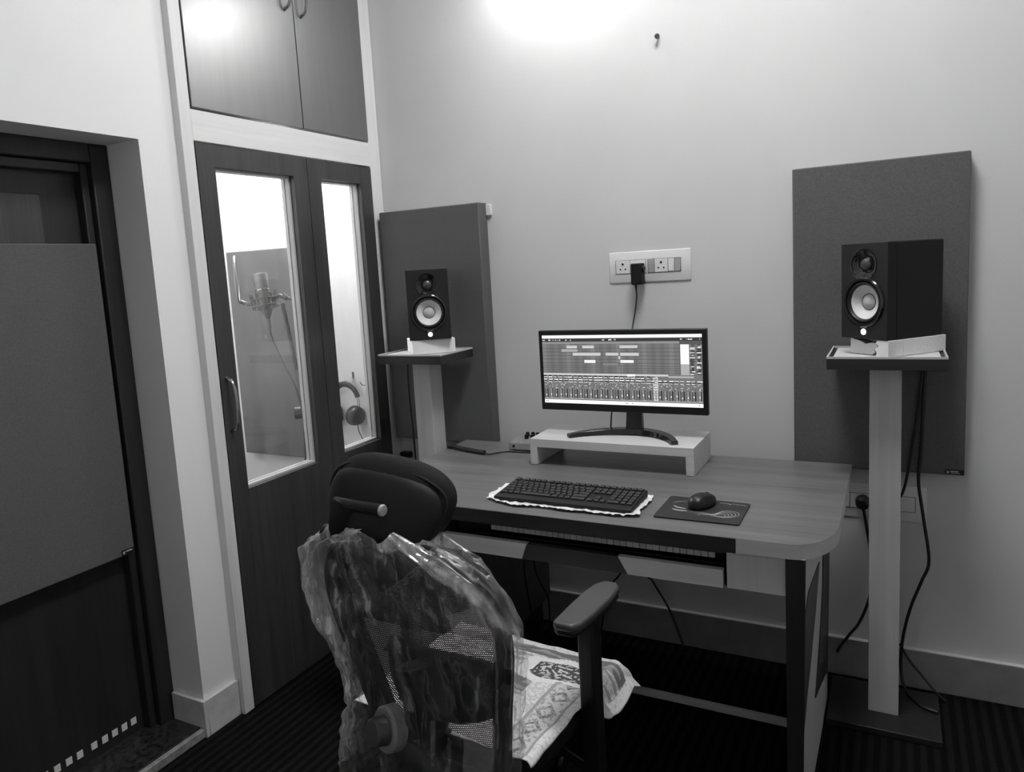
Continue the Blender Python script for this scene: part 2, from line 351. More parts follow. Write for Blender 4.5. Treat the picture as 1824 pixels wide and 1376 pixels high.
# glazed booth doors
def glazed(n, y0, y1, gy0, gy1, hy):
    z0, z1, gz0, gz1 = .006, 1.909, .764, 1.84; xa, xb = -.03, XF + .002
    b = MB(); b.box(xa, xb, y0, gy0, z0, z1); b.box(xa, xb, gy1, y1, z0, z1); b.box(xa, xb, gy0, gy1, z0, gz0); b.box(xa, xb, gy0, gy1, gz1, z1)
    d = structure(build(b, 'door_%d' % n, 'wenge'))
    box_obj('glass_pane', (-.012, -.008, gy0, gy1, gz0, gz1), 'glass', d)
    w = .007; b = MB()
    for xx0, xx1 in ((-.008, .010), (-.026, -.012)):
        b.box(xx0, xx1, gy0, gy0 + w, gz0, gz1); b.box(xx0, xx1, gy1 - w, gy1, gz0, gz1); b.box(xx0, xx1, gy0 + w, gy1 - w, gz0, gz0 + w); b.box(xx0, xx1, gy0 + w, gy1 - w, gz1 - w, gz1)
    build(b, 'glazing_bead', 'light_z', d)
    if hy:
        h = MB(); h.tube(spline([(xb - .002, hy, .975), (xb + .03, hy, .995), (xb + .04, hy, 1.065), (xb + .03, hy, 1.135), (xb - .002, hy, 1.155)], 8), [.006] * 33, 10)
        build(h, 'door_handle', 'metal', d)['label'] = 'chrome bow handle'
    return d
glazed(2, YB0 + .046, -.468, -.902, -.542, -.948)
glazed(3, -.465, -.077, -.392, -.150, None)

# loft cabinet above the booth
lc = thing('loft_cabinet', (0, -.52, 2.012), 'dark wood double-door loft cabinet above the glazed booth doors', 'cabinet')
box_obj('body', (-.05, -.02, YB0 + .046, -.077, 2.016, 2.776), 'wenge', lc)
for y0, y1, hy, zh in ((YB0 + .047, -.469, -.515, 2.425), (-.465, -.078, -.432, 2.420)):
    d = box_obj('door', (-.018, XF + .004, y0, y1, 2.018, 2.775), 'wenge_gloss', lc, bevel=.0015)
    h = MB().tube(spline([(XF + .002, hy, zh), (XF + .032, hy, zh + .02), (XF + .042, hy, zh + .09), (XF + .032, hy, zh + .16), (XF + .002, hy, zh + .18)], 8), .006, 10)
    build(h, 'handle', 'metal', d)['label'] = 'chrome bow handle'

# entrance door in its recess
d1 = structure(box_obj('door_1', (-.235, -.195, YD0 + .075, YD1 - .075, .03, 1.83), 'door_wood'))
b = MB(); b.box(-.25, -.145, YD1 - .06, YD1, 0, 1.902); b.box(-.25, -.145, YD0, YD0 + .06, 0, 1.902); b.box(-.25, -.145, YD0 + .06, YD1 - .06, 1.845, 1.902)
b.box(-.25, -.165, YD1 - .085, YD1 - .06, 0, 1.845); b.box(-.25, -.165, YD0 + .06, YD1 - .085, 1.815, 1.845)
build(b, 'door_frame', 'door_wood', d1, bevel=.004)
b = MB(); b.box(-.196, -.186, YD0 + .16, YD1 - .19, 1.66, 1.74)
build(MB().box(-.196, -.188, YD0 + .17, YD1 - .20, 1.0, 1.75), 'raised_panel', 'wenge', d1, bevel=.006)
b = MB()
for k, y in enumerate((-1.262, -1.295, -1.328, -1.362, -1.398, -1.444, -1.478, -1.514, -1.55, -1.59, -1.64)):
    b.box(-.196, -.1935, y - .019, y, .062 - .001 * (k % 2), .084)
build(b, 'edge_marks', 'white_plastic', d1)['label'] = 'row of small pale square patches along the door foot'
b = MB(); b.box(-.26, -.012, YD0, YD1, 0, .032, 0); b.box(-.012, .006, YD0, YD1, 0, .030, 1)
structure(build(b, 'trim_4', ['stone_dark', 'stone_edge'], bevel=.003))['label'] = 'dark speckled stone door threshold with a pale front edge'

# ------------------------------------------------------------------ lamps
TX0, TX1, TZ, TY = .70, 1.02, 2.70, -.13
tl = thing('batten_light', ((TX0 + TX1) / 2, -.1, TZ), 'white batten light fixed high on the back wall above the desk', 'lamp')
box_obj('housing', (TX0 - .03, TX1 + .03, TY - .05, TY + .05, TZ, TZ + .05), 'white_plastic', tl, bevel=.004)
box_obj('wall_bracket', (TX0 + .1, TX1 - .1, TY + .05, 0, TZ + .01, TZ + .04), 'white_plastic', tl, bevel=.002)
for x in (TX0 - .022, TX1): box_obj('lamp_holder', (x, x + .022, TY - .016, TY + .016, TZ - .062, TZ), 'white_plastic', tl, bevel=.002)
build(MB().cyl((TX0, TY, TZ - .045), (TX1, TY, TZ - .045), .015), 'tube', 'tube', tl)
cl_o = thing('ceiling_fill', (1.6, -.98, RZ), 'large square white fill light added unseen on the ceiling in front of the back wall', 'lamp')  # unseen fill, added to brighten the lower walls and front faces
box_obj('rim', (1.28, 1.92, -1.30, -.66, RZ - .03, RZ), 'white_plastic', cl_o, bevel=.003)
box_obj('diffuser', (1.3, 1.9, -1.28, -.68, RZ - .036, RZ - .0305), 'ceil_fill', cl_o)
bl = thing('bulb_light', (-.48, 0, 2.02), 'bare bulb lamp on the booth back wall near the ceiling', 'lamp')
build(MB().lathe([(.04, 0), (.04, .012), (.02, .02), (.02, .05)], 20, Matrix.Translation((-.48, 0, 2.06)) @ Matrix.Rotation(R(90), 4, 'X')), 'socket', 'white_plastic', bl)
build(MB().ellipsoid((-.48, -.085, 2.06), (.038, .045, .038), nu=20, nv=12), 'bulb', 'bulb', bl)

# ------------------------------------------------------------------ acoustic panels
def acoustic(name, dims, label, mark, axis='Y'):
    x0, x1, y0, y1, z0, z1 = dims
    o = thing('acoustic_panel', ((x0 + x1) / 2, (y0 + y1) / 2, z0), label, 'acoustic panel')
    box_obj('cloth_face', dims, 'fabric', o, bevel=.004)
    if mark:
        a, c, zz = mark; b = MB()
        if axis == 'Y':
            f = y0 - .001; b.box(a, c, f - .001, f + .001, zz, zz + .016, 0)
            w = c - a; b.box(a + w * .08, a + w * .2, f - .0016, f, zz + .004, zz + .012, 1); b.box(a + w * .26, a + w * .72, f - .0016, f, zz + .0085, zz + .0125, 1); b.box(a + w * .30, a + w * .8, f - .0016, f, zz + .004, zz + .006, 1)
        else:
            f = x1 + .001; b.box(f - .001, f + .001, a, c, zz, zz + .016, 0)
            w = c - a; b.box(f, f + .0016, a + w * .08, a + w * .25, zz + .004, zz + .012, 1); b.box(f, f + .0016, a + w * .32, a + w * .85, zz + .008, zz + .0125, 1)
        build(b, 'maker_tag', ['black', 'pad_line'], o)['label'] = 'small black tag with pale marks'
    return o
p1 = acoustic('l', (.052, .533, -.07, 0, .752, 1.722), 'dark grey acoustic panel on back wall behind the left speaker', None)
box_obj('mounting_clip', (.533, .556, -.012, 0, 1.672, 1.716), 'white_plastic', p1, bevel=.002)['label'] = 'white mounting clip'
acoustic('r', (1.682, 2.170, -.05, 0, .744, 1.720), 'dark grey acoustic panel on back wall behind the right speaker', (2.119, 2.168, .746))
acoustic('d', (-.194, -.150, -1.72, -1.222, .634, 1.606), 'large grey acoustic panel hung on the entrance door', (-1.268, -1.226, .638), 'X')
acoustic('b', (-.905, -.400, -.042, -.002, .615, 1.615), 'grey acoustic panel inside the booth behind the microphone', None)

# ------------------------------------------------------------------ wall sockets
def plate(dims, label, layout, tilt=0, mat='white_plastic'):
    x0, x1, z0, z1 = dims
    o = thing('socket_plate', ((x0 + x1) / 2, 0, z0), label, 'wall socket')
    w, h = x1 - x0, z1 - z0
    b = MB(); n = 6
    b.hexa([(x0, -.004, z0), (x0, -.004, z1), (x0, 0, z0), (x0, 0, z1), (x1, -.004, z0), (x1, -.004, z1), (x1, 0, z0), (x1, 0, z1)])
    b.hexa([(x0 + .02, -.011, z0 + .022), (x0 + .02, -.011, z1 - .022), (x0, -.004, z0), (x0, -.004, z1), (x1 - .02, -.011, z0 + .022), (x1 - .02, -.011, z1 - .022), (x1, -.004, z0), (x1, -.004, z1)])
    build(b, 'cover_plate', mat, o, bevel=.003, seg=3)
    for (u0, u1, kind) in layout:
        a, c = x0 + u0 * w, x0 + u1 * w; za, zb = z0 + h * .30, z1 - h * .28
        md = box_obj('module', (a, c, -.0135, -.008, za, zb), mat if kind != 'blank_dark' else 'grey_plastic', o, bevel=.001)
        b = MB(); b.box(a - .0015, c + .0015, -.0118, -.0112, za - .0015, zb + .0015)
        build(b, 'module_gap', 'black', md)
        if kind == 'socket':
            b = MB(); cx = a + (c - a) * .5; zc = (za + zb) / 2
            for dx, dz, r in ((0, .011, .0042), (-.0095, -.008, .003), (.0095, -.008, .003)):
                b.cyl((cx + dx, -.0142, zc + dz), (cx + dx, -.0132, zc + dz), r, n=14)
            build(b, 'pin_holes', 'black', md)
        if kind == 'switch':
            b = MB(); b.hexa([(a + .003, -.0165, za + .004), (a + .003, -.0142, zb - .004), (a + .003, -.0135, za + .004), (a + .003, -.0135, zb - .004), (c - .003, -.0165, za + .004), (c - .003, -.0142, zb - .004), (c - .003, -.0135, za + .004), (c - .003, -.0135, zb - .004)])
            build(b, 'rocker', 'white_plastic' if mat != 'grey_plastic' else mat, md)
    return o
plate((1.038, 1.340, 1.380, 1.492), 'long white socket plate with two sockets above the monitor', ((.095, .27, 'socket'), (.275, .465, 'switch'), (.495, .57, 'blank_dark'), (.575, .735, 'socket'), (.74, .81, 'switch'), (.815, .885, 'blank_dark')))
plate((1.800, 2.072, .566, .684), 'white socket plate low on the wall behind the right stand', ((.06, .18, 'switch'), (.185, .47, 'socket'), (.62, .88, 'switch')))
ch = thing('charger', (1.157, -.013, 1.372), 'black plug-in charger in the socket above the monitor', 'charger')
box_obj('body', (1.137, 1.176, -.062, -.0137, 1.373, 1.449), 'black_matt', ch, bevel=.004)
build(MB().cyl((1.1765, -.04, 1.428), (1.182, -.04, 1.428), .012), 'side_button', 'black', ch)
build(MB().tube([(1.150, -.045, 1.373), (1.151, -.045, 1.350)], [.005, .0028]), 'strain_relief', 'rubber', ch)
build(MB().tube(spline([(1.151, -.045, 1.352), (1.152, -.045, 1.33), (1.146, -.05, 1.28), (1.141, -.07, 1.225), (1.14, -.14, 1.12), (1.13, -.17, 1.0), (1.10, -.2, .95), (1.09, -.205, .872)]), .0028), 'cord', 'rubber', ch)
# nail in the wall
nl = thing('nail', (1.248, 0, 2.216), 'tiny hook nail high on the back wall', 'nail')
build(MB().cyl((1.248, -.018, 2.219), (1.248, 0, 2.219), .004, n=10), 'shank', 'dark_metal', nl)
build(MB().cyl((1.248, -.021, 2.219), (1.248, -.018, 2.219), .009, n=12), 'head', 'dark_metal', nl)

# ------------------------------------------------------------------ speaker stands
def stand(cx, cy, ztop, w, d, colw, bw, label):
    o = thing('speaker_stand', (cx, cy, 0), label, 'speaker stand')
    box_obj('base_plate', (cx - .155, cx + bw, cy - .135, cy + .13, .001, .022), 'desk_dark', o, bevel=.002)
    box_obj('column', (cx - colw / 2, cx + colw / 2, cy - .042, cy + .042, .022, ztop - .034), 'light_z', o, bevel=.0015)
    t = box_obj('tray', (cx - w / 2, cx + w / 2, cy - d / 2, cy + d / 2, ztop - .034, ztop - .002), 'desk_dark', o, bevel=.001)
    box_obj('tray_top', (cx - w / 2 + .016, cx + w / 2 - .016, cy - d / 2 + .016, cy + d / 2 - .016, ztop - .003, ztop), 'tray_top', t)['label'] = 'pale inset tray surface'
    b = MB(); zr0, zr1 = ztop - .002, ztop + .004
    b.box(cx - w / 2, cx + w / 2, cy - d / 2, cy - d / 2 + .005, zr0, zr1); b.box(cx - w / 2, cx + w / 2, cy + d / 2 - .005, cy + d / 2, zr0, zr1)
    b.box(cx - w / 2, cx - w / 2 + .005, cy - d / 2 + .005, cy + d / 2 - .005, zr0, zr1); b.box(cx + w / 2 - .005, cx + w / 2, cy - d / 2 + .005, cy + d / 2 - .005, zr0, zr1)
    build(b, 'tray_rim', 'light_x', t)
    return o
LTZ, RTZ = 1.150, 1.146
stand(.338, -.218, LTZ, .290, .240, .080, .095, 'speaker stand with pale wooden column left of the desk')
stand(1.955, -.200, RTZ, .304, .268, .084, .155, 'speaker stand with pale wooden column right of the desk')

# ------------------------------------------------------------------ speakers (front faces local -Y)
def speaker(loc, rz, sc, label):
    o = thing('studio_speaker', loc, label, 'speaker', rz, 'powered studio speakers on stands'); o.scale = (sc, sc, sc)
    w, h, d = .085, .285, .111; fy = -d
    build(MB().box(-w, w, -d + .0345, d, 0, h), 'cabinet', 'black_matt', o, bevel=.004, local=True)
    bf = build(MB().box(-w, w, -d, -d + .034, 0, h), 'baffle', 'baffle', o, local=True)
    ct = MB(); ct.cyl((0, -d - .01, .222), (0, -d + .013, .222), .0445, n=40); ct.cyl((0, -d - .01, .110), (0, -d + .030, .110), .0640, n=56)
    ct = build(ct, 'cutter', 'black', None, local=True)
    bo = bf.modifiers.new('holes', 'BOOLEAN'); bo.object = ct; bo.solver = 'EXACT'; ct.parent = o
    bpy.context.view_layer.update()
    nm = bpy.data.meshes.new_from_object(bf.evaluated_get(bpy.context.evaluated_depsgraph_get())); bf.modifiers.clear(); bf.data = nm; bpy.data.objects.remove(ct)
    nm.materials.append(M['black_matt'])
    for p in nm.polygons:
        if abs(p.center.x) > w - 1e-4 or p.center.z < 1e-4 or p.center.z > h - 1e-4: p.material_index = 1
    nm.set_sharp_from_angle(angle=R(30))
    md = bf.modifiers.new('bevel', 'BEVEL'); md.width = .005; md.segments = 3; md.limit_method = 'ANGLE'; md.angle_limit = R(80)
    def front(x, z, y=fy): return Matrix.Translation((x, y, z)) @ Matrix.Rotation(R(90), 4, 'X')
    tw = MB(); tw.lathe([(.047, -.001), (.0475, .0015), (.044, .0012), (.034, -.004), (.022, -.010), (.0205, -.010)], 40, front(0, .222), cap=False)
    t = build(tw, 'tweeter_horn', 'gloss_black', o, local=True)
    dm = MB(); dm.ellipsoid((0, 0, 0), (.020, .020, .010), front(0, .222, fy + .010), nu=24, nv=12)
    build(dm, 'dome', 'dark_metal', t, local=True)
    g = MB(); g.tube([(math.cos(a) * .022, fy + .004, .222 + math.sin(a) * .022) for a in [2 * PI * i / 24 for i in range(24)]], .0012, 6, closed=True)
    build(g, 'guard_ring', 'black', t, local=True)
    for a in (45, 135, 225, 315):
        sc_ = MB(); sc_.cyl((math.cos(R(a)) * .042, fy - .0025, .222 + math.sin(R(a)) * .042), (math.cos(R(a)) * .042, fy, .222 + math.sin(R(a)) * .042), .0022, n=8)
        build(sc_, 'screw', 'rubber', t, local=True)
    wz = .110
    rg = MB(); rg.lathe([(.074, -.002), (.074, .003), (.071, .006), (.0655, .006), (.063, .001), (.0625, -.004)], 56, front(0, wz), cap=False)
    wf = build(rg, 'woofer_ring', 'gloss_black', o, local=True)
    for k in (60, 120, 240, 300):
        pass
    sr = MB(); sr.lathe([(.0635, -.004), (.060, .002), (.0555, .003), (.052, -.001), (.0505, -.006)], 56, front(0, wz), cap=False)
    build(sr, 'surround', 'rubber', wf, local=True)
    cn = MB(); cn.lathe([(.051, -.005), (.036, -.014), (.022, -.023)], 56, front(0, wz), cap=False)
    build(cn, 'cone', 'cone', wf, local=True)['label'] = 'white woofer cone'
    dc = MB(); dc.lathe([(.0245, -.0225), (.0235, -.0205), (.0215, -.020), (.017, -.0155), (.010, -.0125), (.003, -.0115), (.0002, -.0115)], 40, front(0, wz))
    build(dc, 'dust_cap', 'cap_grey', wf, local=True)
    rm = MB(); rm.lathe([(.0255, -.0228), (.0245, -.0195), (.0225, -.0205)], 40, front(0, wz), cap=False)
    build(rm, 'cap_rim', 'dark_metal', wf, local=True)
    lg = MB(); lg.cyl((0, fy - .001, .0215), (0, fy + .002, .0215), .0092, n=28)
    build(lg, 'logo_light', 'glow', o, local=True)['label'] = 'round lit white emblem'
    lt = MB(); lt.box(-.011, .011, fy - .0008, fy + .001, .034, .0368)
    build(lt, 'name_strip', 'white_plastic', o, local=True)
    return o
speaker((.362, -.208, 1.2065), R(32), .935, 'black white-coned speaker on the left stand, facing straight out')
speaker((1.968, -.196, 1.1955), R(-41), .965, 'black white-coned speaker on the right stand, turned sideways')
# packing foam under the speakers
def rotz(c, a): return Matrix.Translation(c) @ Matrix.Rotation(a, 4, 'Z')
b = MB(); mt = rotz((.368, -.222, 0), R(43))
b.box(-.082, .082, -.075, .080, LTZ + .001, LTZ + .056, mat=mt)
tag(build(b, 'foam_block', 'foam', bevel=.002), 'white packing foam block under the left speaker', 'foam block')
b = MB(); mt = rotz((1.968, -.196, 0), R(-41)); zt = RTZ + .0485; z0 = RTZ + .001
prof = [(-.068, z0), (.010, z0), (.022, z0 + .010), (.016, z0 + .018), (.030, z0 + .026), (.024, z0 + .032), (.034, z0 + .037), (.005, z0 + .036), (-.012, z0 + .032), (-.035, z0 + .040), (-.068, z0 + .0465)]
def pr(poly, y0, y1):
    A = [b.bm.verts.new(mt @ Vector((x, y0, z))) for x, z in poly]; B = [b.bm.verts.new(mt @ Vector((x, y1, z))) for x, z in poly]
    b.bm.faces.new(A[::-1]); b.bm.faces.new(B)
    for i in range(len(A)): b.bm.faces.new((A[i], A[(i + 1) % len(A)], B[(i + 1) % len(A)], B[i]))
pr(prof, -.085, -.05)
b.box(-.068, .084, -.05, .118, z0, zt, mat=mt)
pr([(.040, z0), (.084, z0), (.084, zt), (.046, zt), (.040, z0 + .038), (.050, z0 + .030), (.036, z0 + .022), (.044, z0 + .012)], -.105, -.05)
tag(build(b, 'foam_block', 'foam', bevel=.0012), 'torn white packing foam block under the right speaker', 'foam block')

# ------------------------------------------------------------------ desk
DZ, DX0, DX1, DY0, DY1 = .775, .437, 1.860, -.875, -.112
dk = thing('desk', ((DX0 + DX1) / 2, (DY0 + DY1) / 2, 0), 'large studio desk with walnut top and pale and dark panels', 'desk')
def rc(cx, cy, r, a0, a1, n=8): return [(cx + r * math.cos(R(a0 + (a1 - a0) * i / n)), cy + r * math.sin(R(a0 + (a1 - a0) * i / n))) for i in range(n + 1)]
poly = rc(DX0 + .05, DY0 + .05, .05, 180, 270) + [(DX1 - .1 + .1 * math.cos(R(-90 + 9 * i)), DY0 + .17 + .17 * math.sin(R(-90 + 9 * i))) for i in range(11)] + [(DX1, DY1), (DX0, DY1)]
b = MB(); b.prism(poly, DZ - .037, DZ, 'Z', 0, 1)
build(b, 'top', ['desk_top', 'light_x'], dk)
build(MB().box(DX0 + .06, 1.640, DY0 - .0025, DY0 + .01, DZ - .0375, DZ - .0008), 'edge_band', 'desk_dark', dk)['label'] = 'dark front edge strip'
b = MB(); b.box(.79, 1.615, -.868, -.18, .730, .7375); build(b, 'tray_rail_board', 'desk_dark', dk)
# right drawer box and legs
box_obj('drawer_box', (1.616, 1.754, -.868, -.28, .641, .738), 'light_z', dk, bevel=.0012)['label'] = 'pale drawer front at the right end'
sp = MB(); sp.hexa([(1.754, -.870, 0), (1.754, -.870, .738), (1.752, -.19, 0), (1.76, -.19, .738), (1.786, -.870, 0), (1.797, -.870, .738), (1.792, -.19, 0), (1.800, -.19, .738)])
sp = build(sp, 'side_panel', 'light_z', dk)
build(MB().hexa([(1.7535, -.874, .0), (1.7535, -.874, .738), (1.7535, -.869, .0), (1.7535, -.869, .738), (1.788, -.874, 0), (1.7985, -.874, .738), (1.788, -.869, 0), (1.7985, -.869, .738)]), 'front_edge', 'desk_dark_z', sp)['label'] = 'dark front edge of the right leg panel'
def px(y, z): return 1.7865 + (z / .738) * .011 + (y + .87) / .68 * .005
def shard(pts):
    b = MB(); A = [b.bm.verts.new((px(y, z) + .0012, y, z)) for y, z in pts]; B = [b.bm.verts.new((px(y, z) - .002, y, z)) for y, z in pts]
    b.bm.faces.new(A); b.bm.faces.new(B[::-1])
    for i in range(len(A)): b.bm.faces.new((A[i], A[(i + 1) % len(A)], B[(i + 1) % len(A)], B[i]))
    build(b, 'inlay', 'desk_dark_z', sp)['label'] = 'dark angular inlay'
shard([(-.868, .60), (-.802, .632), (-.521, .60), (-.609, .50), (-.734, .40), (-.80, .36), (-.868, .30)])
shard([(-.40, .735), (-.194, .735), (-.194, .10), (-.30, .14), (-.591, .232), (-.485, .346), (-.406, .477)])
# left pedestal
pd = box_obj('pedestal', (DX0 + .012, .780, -.85, -.118, .165, .738), 'pedestal', dk, bevel=.001)
for k in range(3):
    z0 = .17 + k * .188
    dr = box_obj('drawer', (DX0 + .016, .776, -.868, -.85, z0, z0 + .183), ['light_z', 'desk_dark_z', 'light_z'][k], pd, bevel=.001)
    build(MB().tube([(.55, -.868, z0 + .11), (.55, -.89, z0 + .11), (.67, -.89, z0 + .11), (.67, -.868, z0 + .11)], .005), 'handle', 'metal', dr)
for x0, x1 in ((DX0 + .012, DX0 + .05),):
    box_obj('side_panel', (x0, x1, -.868, -.19, 0, .166), 'desk_dark_z', dk)
box_obj('side_panel', (.74, .778, -.60, -.19, 0, .166), 'desk_dark_z', dk)
# sliding tray
tr = box_obj('keyboard_tray', (.79, 1.612, -.85, -.30, .640, .650), 'desk_dark', dk)
zt0, zt1 = .641, .687
def tf(poly, mat): build(MB().prism(poly, -.872, -.853, 'Y'), 'tray_front', mat, tr)
tf([(.791, zt0), (1.050, zt0), (1.068, zt1), (.791, zt1)], 'light_x')
tf([(1.0515, zt0), (1.3605, zt0), (1.3345, zt1), (1.0695, zt1)], 'desk_dark')
tf([(1.362, zt0), (1.607, zt0), (1.607, zt1), (1.336, zt1)], 'light_x')
box_obj('foot_bar', (.78, 1.753, -.43, -.41, .022, .042), 'light_x', dk, bevel=.002)

# piano keyboard in the tray
mk = thing('piano_keyboard', (1.21, -.70, .651), 'long black piano keyboard with pale keys inside the desk tray', 'keyboard')
b = MB(); b.box(.80, 1.60, -.66, -.52, .652, .715); b.box(.80, 1.60, -.80, -.66, .652, .676); b.box(.80, .914, -.80, -.66, .676, .708); b.box(1.577, 1.60, -.80, -.66, .676, .708)
build(b, 'case', 'black', mk, bevel=.003)
kw = (1.575 - .917) / 36
proto = None
for i in range(36):
    if proto is None:
        proto = k = build(MB().box(.0011, kw - .0011, 0, .142, -.014, 0), 'white_key', 'ivory', mk, local=True)
    else:
        k = proto.copy(); COL.objects.link(k)
    k.location = Vector((.917 + i * kw, -.803, .703)) - mk.location
    if i % 7 not in (2, 6) and i < 35:
        kb = build(MB().box(-.0045, .0045, 0, .09, 0, .010), 'black_key', 'black', mk, bevel=.001, local=True) if i == 0 else kb.copy()
        if i: COL.objects.link(kb)
        kb.location = Vector((.917 + (i + 1) * kw, -.752, .7035)) - mk.location

# ------------------------------------------------------------------ riser and monitor
rs = thing('monitor_riser', (1.145, -.27, DZ), 'pale grey wooden riser bench under the monitor on the desk', 'riser')
box_obj('top_board', (.858, 1.426, -.388, -.150, .838, .867), 'riser', rs, bevel=.001)
box_obj('side_board', (.858, .884, -.388, -.150, DZ + .001, .838), 'riser', rs, bevel=.001)
box_obj('side_board', (1.400, 1.426, -.388, -.150, DZ + .001, .838), 'riser', rs, bevel=.001)
mo = thing('computer_monitor', (1.15, -.24, .868), 'wide black monitor showing a music program on the riser', 'monitor')
MX0, MX1, MZ0, MZ1, MY = .853, 1.446, .946, 1.231, -.262
b = MB(); b.box(MX0, MX1, MY, MY + .022, MZ0, MZ1); b.box(MX0 + .1, MX1 - .1, MY + .022, MY + .042, MZ0 + .03, MZ1 - .06)
bz = build(b, 'casing', 'black', mo, bevel=.003)
sx0, sx1, sz0, sz1 = MX0 + .014, MX1 - .015, MZ0 + .026, MZ1 - .017
GL = [0.010, .05, .11, .19, .30, .46, .68, 1.05, .165, .23]
EM = [emit('screen_grey_%s' % 'abcdefghij'[i], 1.0, v) for i, v in enumerate(GL)]
b = MB(); sw, sh = sx1 - sx0, sz1 - sz0; LAY = [0]
def scr(u0, u1, v0, v1, g, lay):
    y = MY - .0006 - lay * .00012
    x0, x1, za, zb = sx0 + u0 * sw, sx0 + u1 * sw, sz1 - v1 * sh, sz1 - v0 * sh
    b.quad([(x0, y, za), (x1, y, za), (x1, y, zb), (x0, y, zb)], g)
rg = random.Random(3)
scr(0, 1, 0, 1, 2, 0); scr(0, 1, 0, .045, 7, 1); scr(0, 1, .045, .092, 1, 1)
for u in list(rg.uniform(0, .19) for _ in range(14)) + [.40, .405, .44, .445, .45, .455, .475] + [.875, .88, .91, .92, .93, .94, .985]:
    scr(u, u + rg.uniform(.004, .012), .058 + rg.uniform(0, .008), .078, rg.choice((5, 6, 7)), 2)
scr(0, .87, .092, .555, 3, 1)
for i in range(16): scr(i * .054, i * .054 + .026, .125, .55, 8 + (i % 3 == 0), 2)
scr(0, .87, .098, .125, 4, 2)
for v in (.19, .24, .295, .345, .40, .44, .47, .50, .53): scr(0, .87, v, v + .004, 1, 3)
for u0, u1, v0, v1, g in ((.165, .235, .143, .19, 6), (.27, .345, .143, .19, 6), (.51, .62, .143, .188, 6), (.13, .237, .195, .24, 5), (.205, .387, .247, .296, 6), (.42, .50, .247, .294, 6), (.512, .627, .247, .296, 6), (.50, .512, .296, .345, 6), (.28, .352, .352, .40, 7), (.512, .594, .350, .396, 7), (.393, .503, .396, .444, 1), (.396, .500, .401, .439, 4)):
    scr(u0, u1, v0, v1, g, 4)
    if g >= 5: scr(u0, u1, v0, v0 + .006, 2, 5); scr(u0, u1 - .002, v0 + .02, v0 + .024, g - 2, 5)
scr(.521, .5225, .30, .54, 5, 5)
scr(.875, .925, .14, .41, 7, 3); scr(.875, .925, .41, .56, 5, 3); scr(.925, 1, .14, .56, 3, 2)
for i in range(24):
    v = .145 + i * .0172
    for u0 in (.928, .966):
        scr(u0 + rg.uniform(0, .012), u0 + rg.uniform(.02, .032), v, v + .011, rg.choice((0, 0, 1, 6, 7)), 4)
scr(0, 1, .555, .945, 3, 1); scr(0, .8, .557, .582, 6, 2); scr(.8, .95, .575, .60, 5, 2); scr(.55, .60, .557, .59, 7, 3)
N = 30
for i in range(N):
    u = i / N; w_ = 1 / N
    for v, gs in ((.588, (0, 1)), (.606, (6, 7)), (.624, (1, 2)), (.642, (6, 7)), (.66, (0, 1)), (.676, (5, 6))):
        if i > 21 and v < .64: continue
        scr(u + rg.uniform(.0, .2) * w_, u + rg.uniform(.6, .98) * w_, v, v + .013, rg.choice(gs), 3)
    for _ in range(7):
        a = u + rg.uniform(.05, .8) * w_; v = rg.uniform(.695, .775); scr(a, a + .005, v, v + .008, rg.choice((0, 5, 6, 7)), 3)
    scr(u + .08 * w_, u + .9 * w_, .79, .925, 4 if i % 2 else 3, 2)
    scr(u + .10 * w_, u + .18 * w_, .79, .925, 0, 3); scr(u + .62 * w_, u + .80 * w_, .785, .915, 0, 3); scr(u + .3 * w_, u + .36 * w_, .80, .91, 1, 3)
    v = rg.uniform(.84, .88); scr(u + .36 * w_, u + .52 * w_, v, v + .022, 7, 4)
scr(.71, .738, .59, .925, 6, 3)
for k in range(9): scr(.713, .735, .61 + k * .034, .622 + k * .034, 4, 4)
scr(0, 1, .928, .934, 6, 4); scr(0, 1, .938, .944, 1, 4); scr(0, 1, .947, 1, 7, 4)
for u in (.01, .02, .535, .545, .575, .975): scr(u, u + .006, .965, .98, 4, 5)
build(b, 'screen', EM, mo, smooth=0)['label'] = 'lit screen with tracks and mixer'
build(MB().hexa([(1.162, -.256, .880), (1.166, -.25, .965), (1.162, -.232, .880), (1.166, -.228, .965), (1.222, -.256, .880), (1.218, -.25, .965), (1.222, -.232, .880), (1.218, -.228, .965)]), 'neck', 'gloss_black', mo, bevel=.003)
pts = [(.985, -.345, .8745), (1.03, -.300, .8745), (1.10, -.262, .876), (1.19, -.245, .877), (1.27, -.262, .876), (1.325, -.305, .8745), (1.360, -.360, .8745)]
arc = spline(pts, 8); b = MB()
V = []
for i, p in enumerate(arc):
    a = arc[max(i - 1, 0)]; c = arc[min(i + 1, len(arc) - 1)]; t = (c - a).normalized(); nn = Vector((-t.y, t.x, 0)); wv = .012 + .010 * math.sin(PI * i / (len(arc) - 1))
    hh = .006 + .006 * math.sin(PI * i / (len(arc) - 1))
    V.append([b.bm.verts.new(p + nn * s * wv + Vector((0, 0, z))) for s, z in ((-1, -.0065), (1, -.0065), (.8, hh), (-.8, hh))])
for i in range(len(V) - 1):
    for k in range(4): b.bm.faces.new((V[i][k], V[i][(k + 1) % 4], V[i + 1][(k + 1) % 4], V[i + 1][k]))
b.bm.faces.new(V[0]); b.bm.faces.new(V[-1][::-1])
build(b, 'foot', 'gloss_black', mo, bevel=.0015)

